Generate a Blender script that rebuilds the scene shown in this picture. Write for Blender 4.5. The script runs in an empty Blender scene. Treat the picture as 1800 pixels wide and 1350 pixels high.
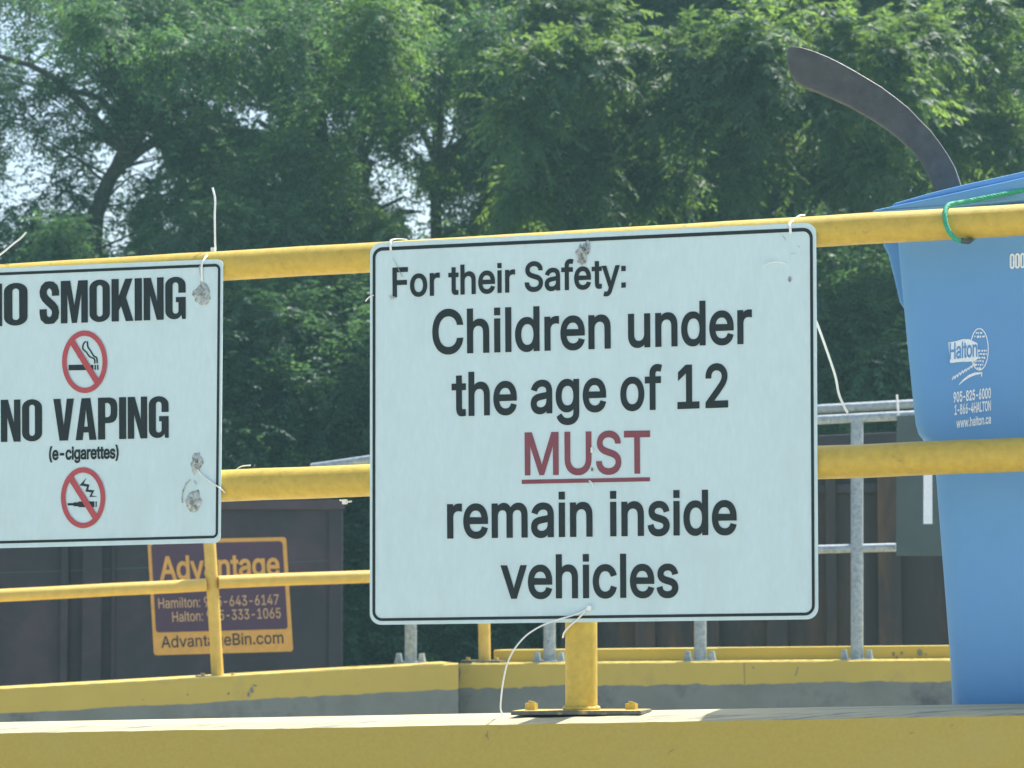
import bpy, bmesh, math, random, json
import numpy as np
from mathutils import Vector, Matrix
from mathutils.geometry import tessellate_polygon, delaunay_2d_cdt
R = math.radians
random.seed(7)
rng = np.random.default_rng(11)
S = bpy.context.scene
COL = S.collection
PW, PH, FPX = 1800.0, 1350.0, 5000.0          # photograph size and focal length in its pixels
HORIZON = 1064.0
CAM = Vector((0.0, 0.0, 1.42))
PITCH = math.atan((HORIZON - PH / 2) / FPX)

# ---------------------------------------------------------------- camera
cd = bpy.data.cameras.new('camera')
cam = bpy.data.objects.new('camera', cd)
COL.objects.link(cam)
cam.location = CAM
cam.rotation_euler = (R(90) + PITCH, 0, 0)
cd.sensor_width = 36.0
cd.lens = 36.0 * FPX / PW
cd.clip_start, cd.clip_end = 0.05, 3000
cd.dof.use_dof = True
cd.dof.focus_distance = 5.6
cd.dof.aperture_fstop = 15.0
S.camera = cam

# ---------------------------------------------------------------- light
SUN_EL, SUN_AZ = 60.0, 48.0                   # azimuth clockwise from straight ahead
w = bpy.data.worlds.new('World'); S.world = w; w.use_nodes = True
nt = w.node_tree; nt.nodes.clear()
sky = nt.nodes.new('ShaderNodeTexSky'); sky.sky_type = 'NISHITA'; sky.sun_disc = False
sky.sun_elevation = R(SUN_EL); sky.sun_rotation = R(SUN_AZ)
sky.air_density = 1.0; sky.dust_density = 3.0; sky.ozone_density = 1.0
bg = nt.nodes.new('ShaderNodeBackground'); bg.inputs['Strength'].default_value = 0.13
wo = nt.nodes.new('ShaderNodeOutputWorld')
nt.links.new(sky.outputs[0], bg.inputs[0]); nt.links.new(bg.outputs[0], wo.inputs[0])
sl = bpy.data.lights.new('sun', 'SUN'); sl.energy = 4.2; sl.angle = R(0.5); sl.color = (1.0, 0.95, 0.86)
sun = bpy.data.objects.new('sun', sl); COL.objects.link(sun)
sd = Vector((math.sin(R(SUN_AZ)) * math.cos(R(SUN_EL)), math.cos(R(SUN_AZ)) * math.cos(R(SUN_EL)), math.sin(R(SUN_EL))))
sun.rotation_euler = sd.to_track_quat('Z', 'Y').to_euler()
sun.location = (0, 0, 30)
S.view_settings.view_transform = 'Standard'; S.view_settings.look = 'None'
S.view_settings.exposure = 1.0; S.view_settings.gamma = 1.0

# ---------------------------------------------------------------- helpers
FWD = Vector((0, math.cos(PITCH), math.sin(PITCH))); UP = Vector((0, -math.sin(PITCH), math.cos(PITCH))); RT = Vector((1, 0, 0))
def ray(px, py):
    return (FWD + RT * ((px - PW / 2) / FPX) - UP * ((py - PH / 2) / FPX))
class Plane:
    """a vertical reference plane of the place: a point on it and its heading; o = metres towards the viewer's side"""
    def __init__(self, pt, ang):
        self.p = Vector(pt); self.u = Vector((math.cos(R(ang)), -math.sin(R(ang)), 0)); self.n = Vector((-math.sin(R(ang)), -math.cos(R(ang)), 0))
    def at(self, px, py, o=0.0):
        d = ray(px, py); q = self.p + self.n * o
        return CAM + d * ((q - CAM).dot(self.n) / d.dot(self.n))
    def s(self, v): return (v - self.p).dot(self.u)
    def pos(self, s, z, o=0.0):
        q = self.p + self.u * s + self.n * o; return Vector((q.x, q.y, z))
def depth_pt(px, D):
    d = ray(px, HORIZON); t = D / d.y
    return Vector((d.x * t, D, 0))
F = Plane(depth_pt(1045, 5.6), 14.8)          # the near railing
BR = Plane(depth_pt(806, 12.15), 14.8)        # the far wall, right run
BL = Plane(depth_pt(300, 11.7), -13.0)        # the far wall, left run (comes towards us at the left)

def prop(o, label=None, cat=None, group=None, kind=None):
    if label: o['label'] = label
    if cat: o['category'] = cat
    if group: o['group'] = group
    if kind: o['kind'] = kind
    return o
def thing(name, loc, label, cat, group=None, kind=None):
    o = bpy.data.objects.new(name, None); COL.objects.link(o); o.location = loc
    o.empty_display_size = 0.1
    return prop(o, label, cat, group, kind)
class MB:
    """collects world-space geometry for ONE mesh object"""
    def __init__(self): self.v = []; self.f = []; self.mi = []
    def add(self, vs, fs, mi=0):
        b = len(self.v); self.v += [tuple(v) for v in vs]; self.f += [tuple(i + b for i in f) for f in fs]; self.mi += [mi] * len(fs)
        return self
    def tube(self, pts, r, seg=16, mi=0, caps=True, flat=1.0):
        pts = [Vector(p) for p in pts]; n = len(pts)
        rs = r if isinstance(r, (list, tuple)) else [r] * n
        t0 = (pts[1] - pts[0]).normalized()
        up = Vector((0, 0, 1)) if abs(t0.z) < 0.9 else Vector((0, 1, 0))
        a = t0.cross(up).normalized(); vs = []; fs = []
        for i, p in enumerate(pts):
            t = ((pts[min(i + 1, n - 1)] - p).normalized() + (p - pts[max(i - 1, 0)]).normalized())
            t = t.normalized() if t.length > 1e-9 else t0
            a = (a - t * a.dot(t)).normalized(); b = t.cross(a)
            for k in range(seg):
                th = 2 * math.pi * k / seg
                vs.append(p + a * (math.cos(th) * rs[i]) + b * (math.sin(th) * rs[i] * flat))
        for i in range(n - 1):
            for k in range(seg):
                k2 = (k + 1) % seg
                fs.append((i * seg + k, i * seg + k2, (i + 1) * seg + k2, (i + 1) * seg + k))
        if caps:
            fs.append(tuple(range(seg))[::-1]); fs.append(tuple((n - 1) * seg + k for k in range(seg)))
        return self.add(vs, fs, mi)
    def loft(self, rings, mi=0, caps=True):
        m = len(rings[0]); vs = [p for r_ in rings for p in r_]; fs = []
        for i in range(len(rings) - 1):
            for k in range(m):
                k2 = (k + 1) % m
                fs.append((i * m + k, i * m + k2, (i + 1) * m + k2, (i + 1) * m + k))
        if caps:
            fs.append(tuple(range(m))[::-1]); fs.append(tuple((len(rings) - 1) * m + k for k in range(m)))
        return self.add(vs, fs, mi)
    def prism(self, front, back_vec, mi=0):
        """front: world points of a planar polygon; extruded along back_vec"""
        n = len(front); front = [Vector(p) for p in front]; vs = front + [p + Vector(back_vec) for p in front]
        tri = tessellate_polygon([front]); fs = []
        for t in tri: fs.append(tuple(t)); fs.append(tuple(i + n for i in t)[::-1])
        for i in range(n):
            j = (i + 1) % n; fs.append((i, i + n, j + n, j))
        return self.add(vs, fs, mi)
    def box(self, c, ax, half, mi=0):
        c = Vector(c); X, Y, Z = [Vector(a) * h for a, h in zip(ax, half)]
        vs = [c + X * i + Y * j + Z * k for i in (-1, 1) for j in (-1, 1) for k in (-1, 1)]
        return self.add(vs, [(0, 1, 3, 2), (4, 6, 7, 5), (0, 4, 5, 1), (2, 3, 7, 6), (0, 2, 6, 4), (1, 5, 7, 3)], mi)
    def build(self, name, mats, parent=None, origin=None, smooth=False, bevel=0.0, label=None):
        me = bpy.data.meshes.new(name)
        org = Vector(origin) if origin is not None else (parent.matrix_world_cache if False else Vector((0, 0, 0)))
        if parent is not None:
            base = Vector(parent.get('_o', parent.location)); org = base
        me.from_pydata([tuple(Vector(v) - org) for v in self.v], [], self.f)
        mats = mats if isinstance(mats, (list, tuple)) else [mats]
        for m in mats: me.materials.append(m)
        me.polygons.foreach_set('material_index', self.mi)
        bm = bmesh.new(); bm.from_mesh(me); bmesh.ops.recalc_face_normals(bm, faces=bm.faces)
        if bevel:
            es = [e for e in bm.edges if len(e.link_faces) == 2 and e.calc_face_angle(0) > 0.5]
            bmesh.ops.bevel(bm, geom=es, offset=bevel, segments=2, affect='EDGES', profile=0.5)
        bm.to_mesh(me); bm.free()
        if smooth:
            me.polygons.foreach_set('use_smooth', [True] * len(me.polygons))
            try: me.set_sharp_from_angle(angle=R(40))
            except Exception: pass
        o = bpy.data.objects.new(name, me); COL.objects.link(o)
        if parent is not None:
            o.parent = parent
        else:
            o.location = org
        if label: o['label'] = label
        o['_o'] = tuple(org) if True else 0
        return o
def grow(ct, off):
    """move a clockwise outline outwards by off (mitred)"""
    P = [Vector(p) for p in ct]; P = [p for i, p in enumerate(P) if (p - P[i - 1]).length > 1e-6]; n = len(P); out = []
    for i in range(n):
        d0 = (P[i] - P[i - 1]).normalized(); d1 = (P[(i + 1) % n] - P[i]).normalized()
        n0 = Vector((-d0.y, d0.x)); n1 = Vector((-d1.y, d1.x)); m = n0 + n1
        if m.length < 1e-3: m = n0
        m.normalize(); k = off / max(.45, m.dot(n0)); out.append(tuple(P[i] + m * k))
    return out
def fill(contours, offset=0.0, depth=1.0, nonzero=False):
    """fill 2-D outlines -> vertices (x, y, z in 0..depth) and faces; holes by even-odd or by winding"""
    if offset: contours = [grow(c, offset) for c in contours]
    pts = []; edges = []
    for c in contours:
        b = len(pts); pts += [Vector(p) for p in c]; edges += [(b + i, b + (i + 1) % len(c)) for i in range(len(c))]
    V, E, T = delaunay_2d_cdt(pts, edges, [], 0, 1e-7)[:3]
    A = np.array([p for c in contours for p in c]); Bn = np.array([c[(i + 1) % len(c)] for c in contours for i in range(len(c))])
    keepf = []
    for t in T:
        cx = sum(V[i].x for i in t) / len(t); cy = sum(V[i].y for i in t) / len(t)
        up = (A[:, 1] <= cy) & (Bn[:, 1] > cy); dn = (A[:, 1] > cy) & (Bn[:, 1] <= cy)
        cr = (Bn[:, 0] - A[:, 0]) * (cy - A[:, 1]) - (cx - A[:, 0]) * (Bn[:, 1] - A[:, 1])
        wn = int((up & (cr > 0)).sum()) - int((dn & (cr < 0)).sum()); cn = int((up & (cr > 0)).sum()) + int((dn & (cr < 0)).sum())
        if (wn != 0) if nonzero else (cn % 2): keepf.append(tuple(t))
    n = len(V); vs = [(v.x, v.y, 0.0) for v in V] + [(v.x, v.y, depth) for v in V]; fs = []; cnt = {}
    for t in keepf:
        fs.append(t[::-1]); fs.append(tuple(i + n for i in t))
        for i in range(len(t)): cnt.setdefault(tuple(sorted((t[i], t[(i + 1) % len(t)]))), []).append((t[i], t[(i + 1) % len(t)]))
    for e in cnt.values():
        if len(e) == 1: fs.append((e[0][0], e[0][1], e[0][1] + n, e[0][0] + n))
    used = sorted({i for f in fs for i in f}); ix = {o: k for k, o in enumerate(used)}
    return [vs[i] for i in used], [tuple(ix[i] for i in f) for f in fs]
def flat_px(mb, contours, plane, o, th=0.0012, mi=0, offset=0.0):
    """outlines in photograph pixels laid on a plane, th metres thick"""
    cs = [[(x, -y) for x, y in ct] for ct in contours]
    vs, fs = fill(cs, offset)
    mb.add([plane.at(x, -y, o + th * z) for x, y, z in vs], fs, mi)
def rrect(x0, y0, x1, y1, r, n=6):
    out = []
    for cx, cy, a in ((x1 - r, y0 + r, -90), (x1 - r, y1 - r, 0), (x0 + r, y1 - r, 90), (x0 + r, y0 + r, 180)):
        for k in range(n + 1):
            t = R(a + 90 * k / n); out.append((cx + r * math.cos(t), cy + r * math.sin(t)))
    return out
def quad_map(q):
    """q = TL, TR, BR, BL; maps (u, v) in 0..1 to the quad"""
    def f(u, v):
        return tuple((q[0][i] * (1 - u) + q[1][i] * u) * (1 - v) + (q[3][i] * (1 - u) + q[2][i] * u) * v for i in (0, 1))
    return f
def ellipse(cx, cy, rx, ry, n=40, rot=0.0):
    return [(cx + rx * math.cos(2 * math.pi * k / n + rot), cy + ry * math.sin(2 * math.pi * k / n + rot)) for k in range(n)]
def stroke(pts, hw, close_ends=True):
    """outline of a polyline of half width hw (2-D)"""
    P = [Vector((p[0], p[1])) for p in pts]; n = len(P); L = []; Q = []
    for i in range(n):
        d = (P[min(i + 1, n - 1)] - P[max(i - 1, 0)]).normalized(); nn = Vector((-d.y, d.x)); h = hw[i] if isinstance(hw, (list, tuple)) else hw
        L.append(tuple(P[i] + nn * h)); Q.append(tuple(P[i] - nn * h))
    return L + Q[::-1]
def smooth_path(pts, n=6):
    P = [Vector(p) for p in pts]; out = []
    for i in range(len(P) - 1):
        a, b, c, d = P[max(i - 1, 0)], P[i], P[i + 1], P[min(i + 2, len(P) - 1)]
        for k in range(n):
            t = k / n
            out.append(0.5 * ((2 * b) + (c - a) * t + (2 * a - 5 * b + 4 * c - d) * t * t + (3 * b - a - 3 * c + d) * t ** 3))
    out.append(P[-1]); return out

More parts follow.
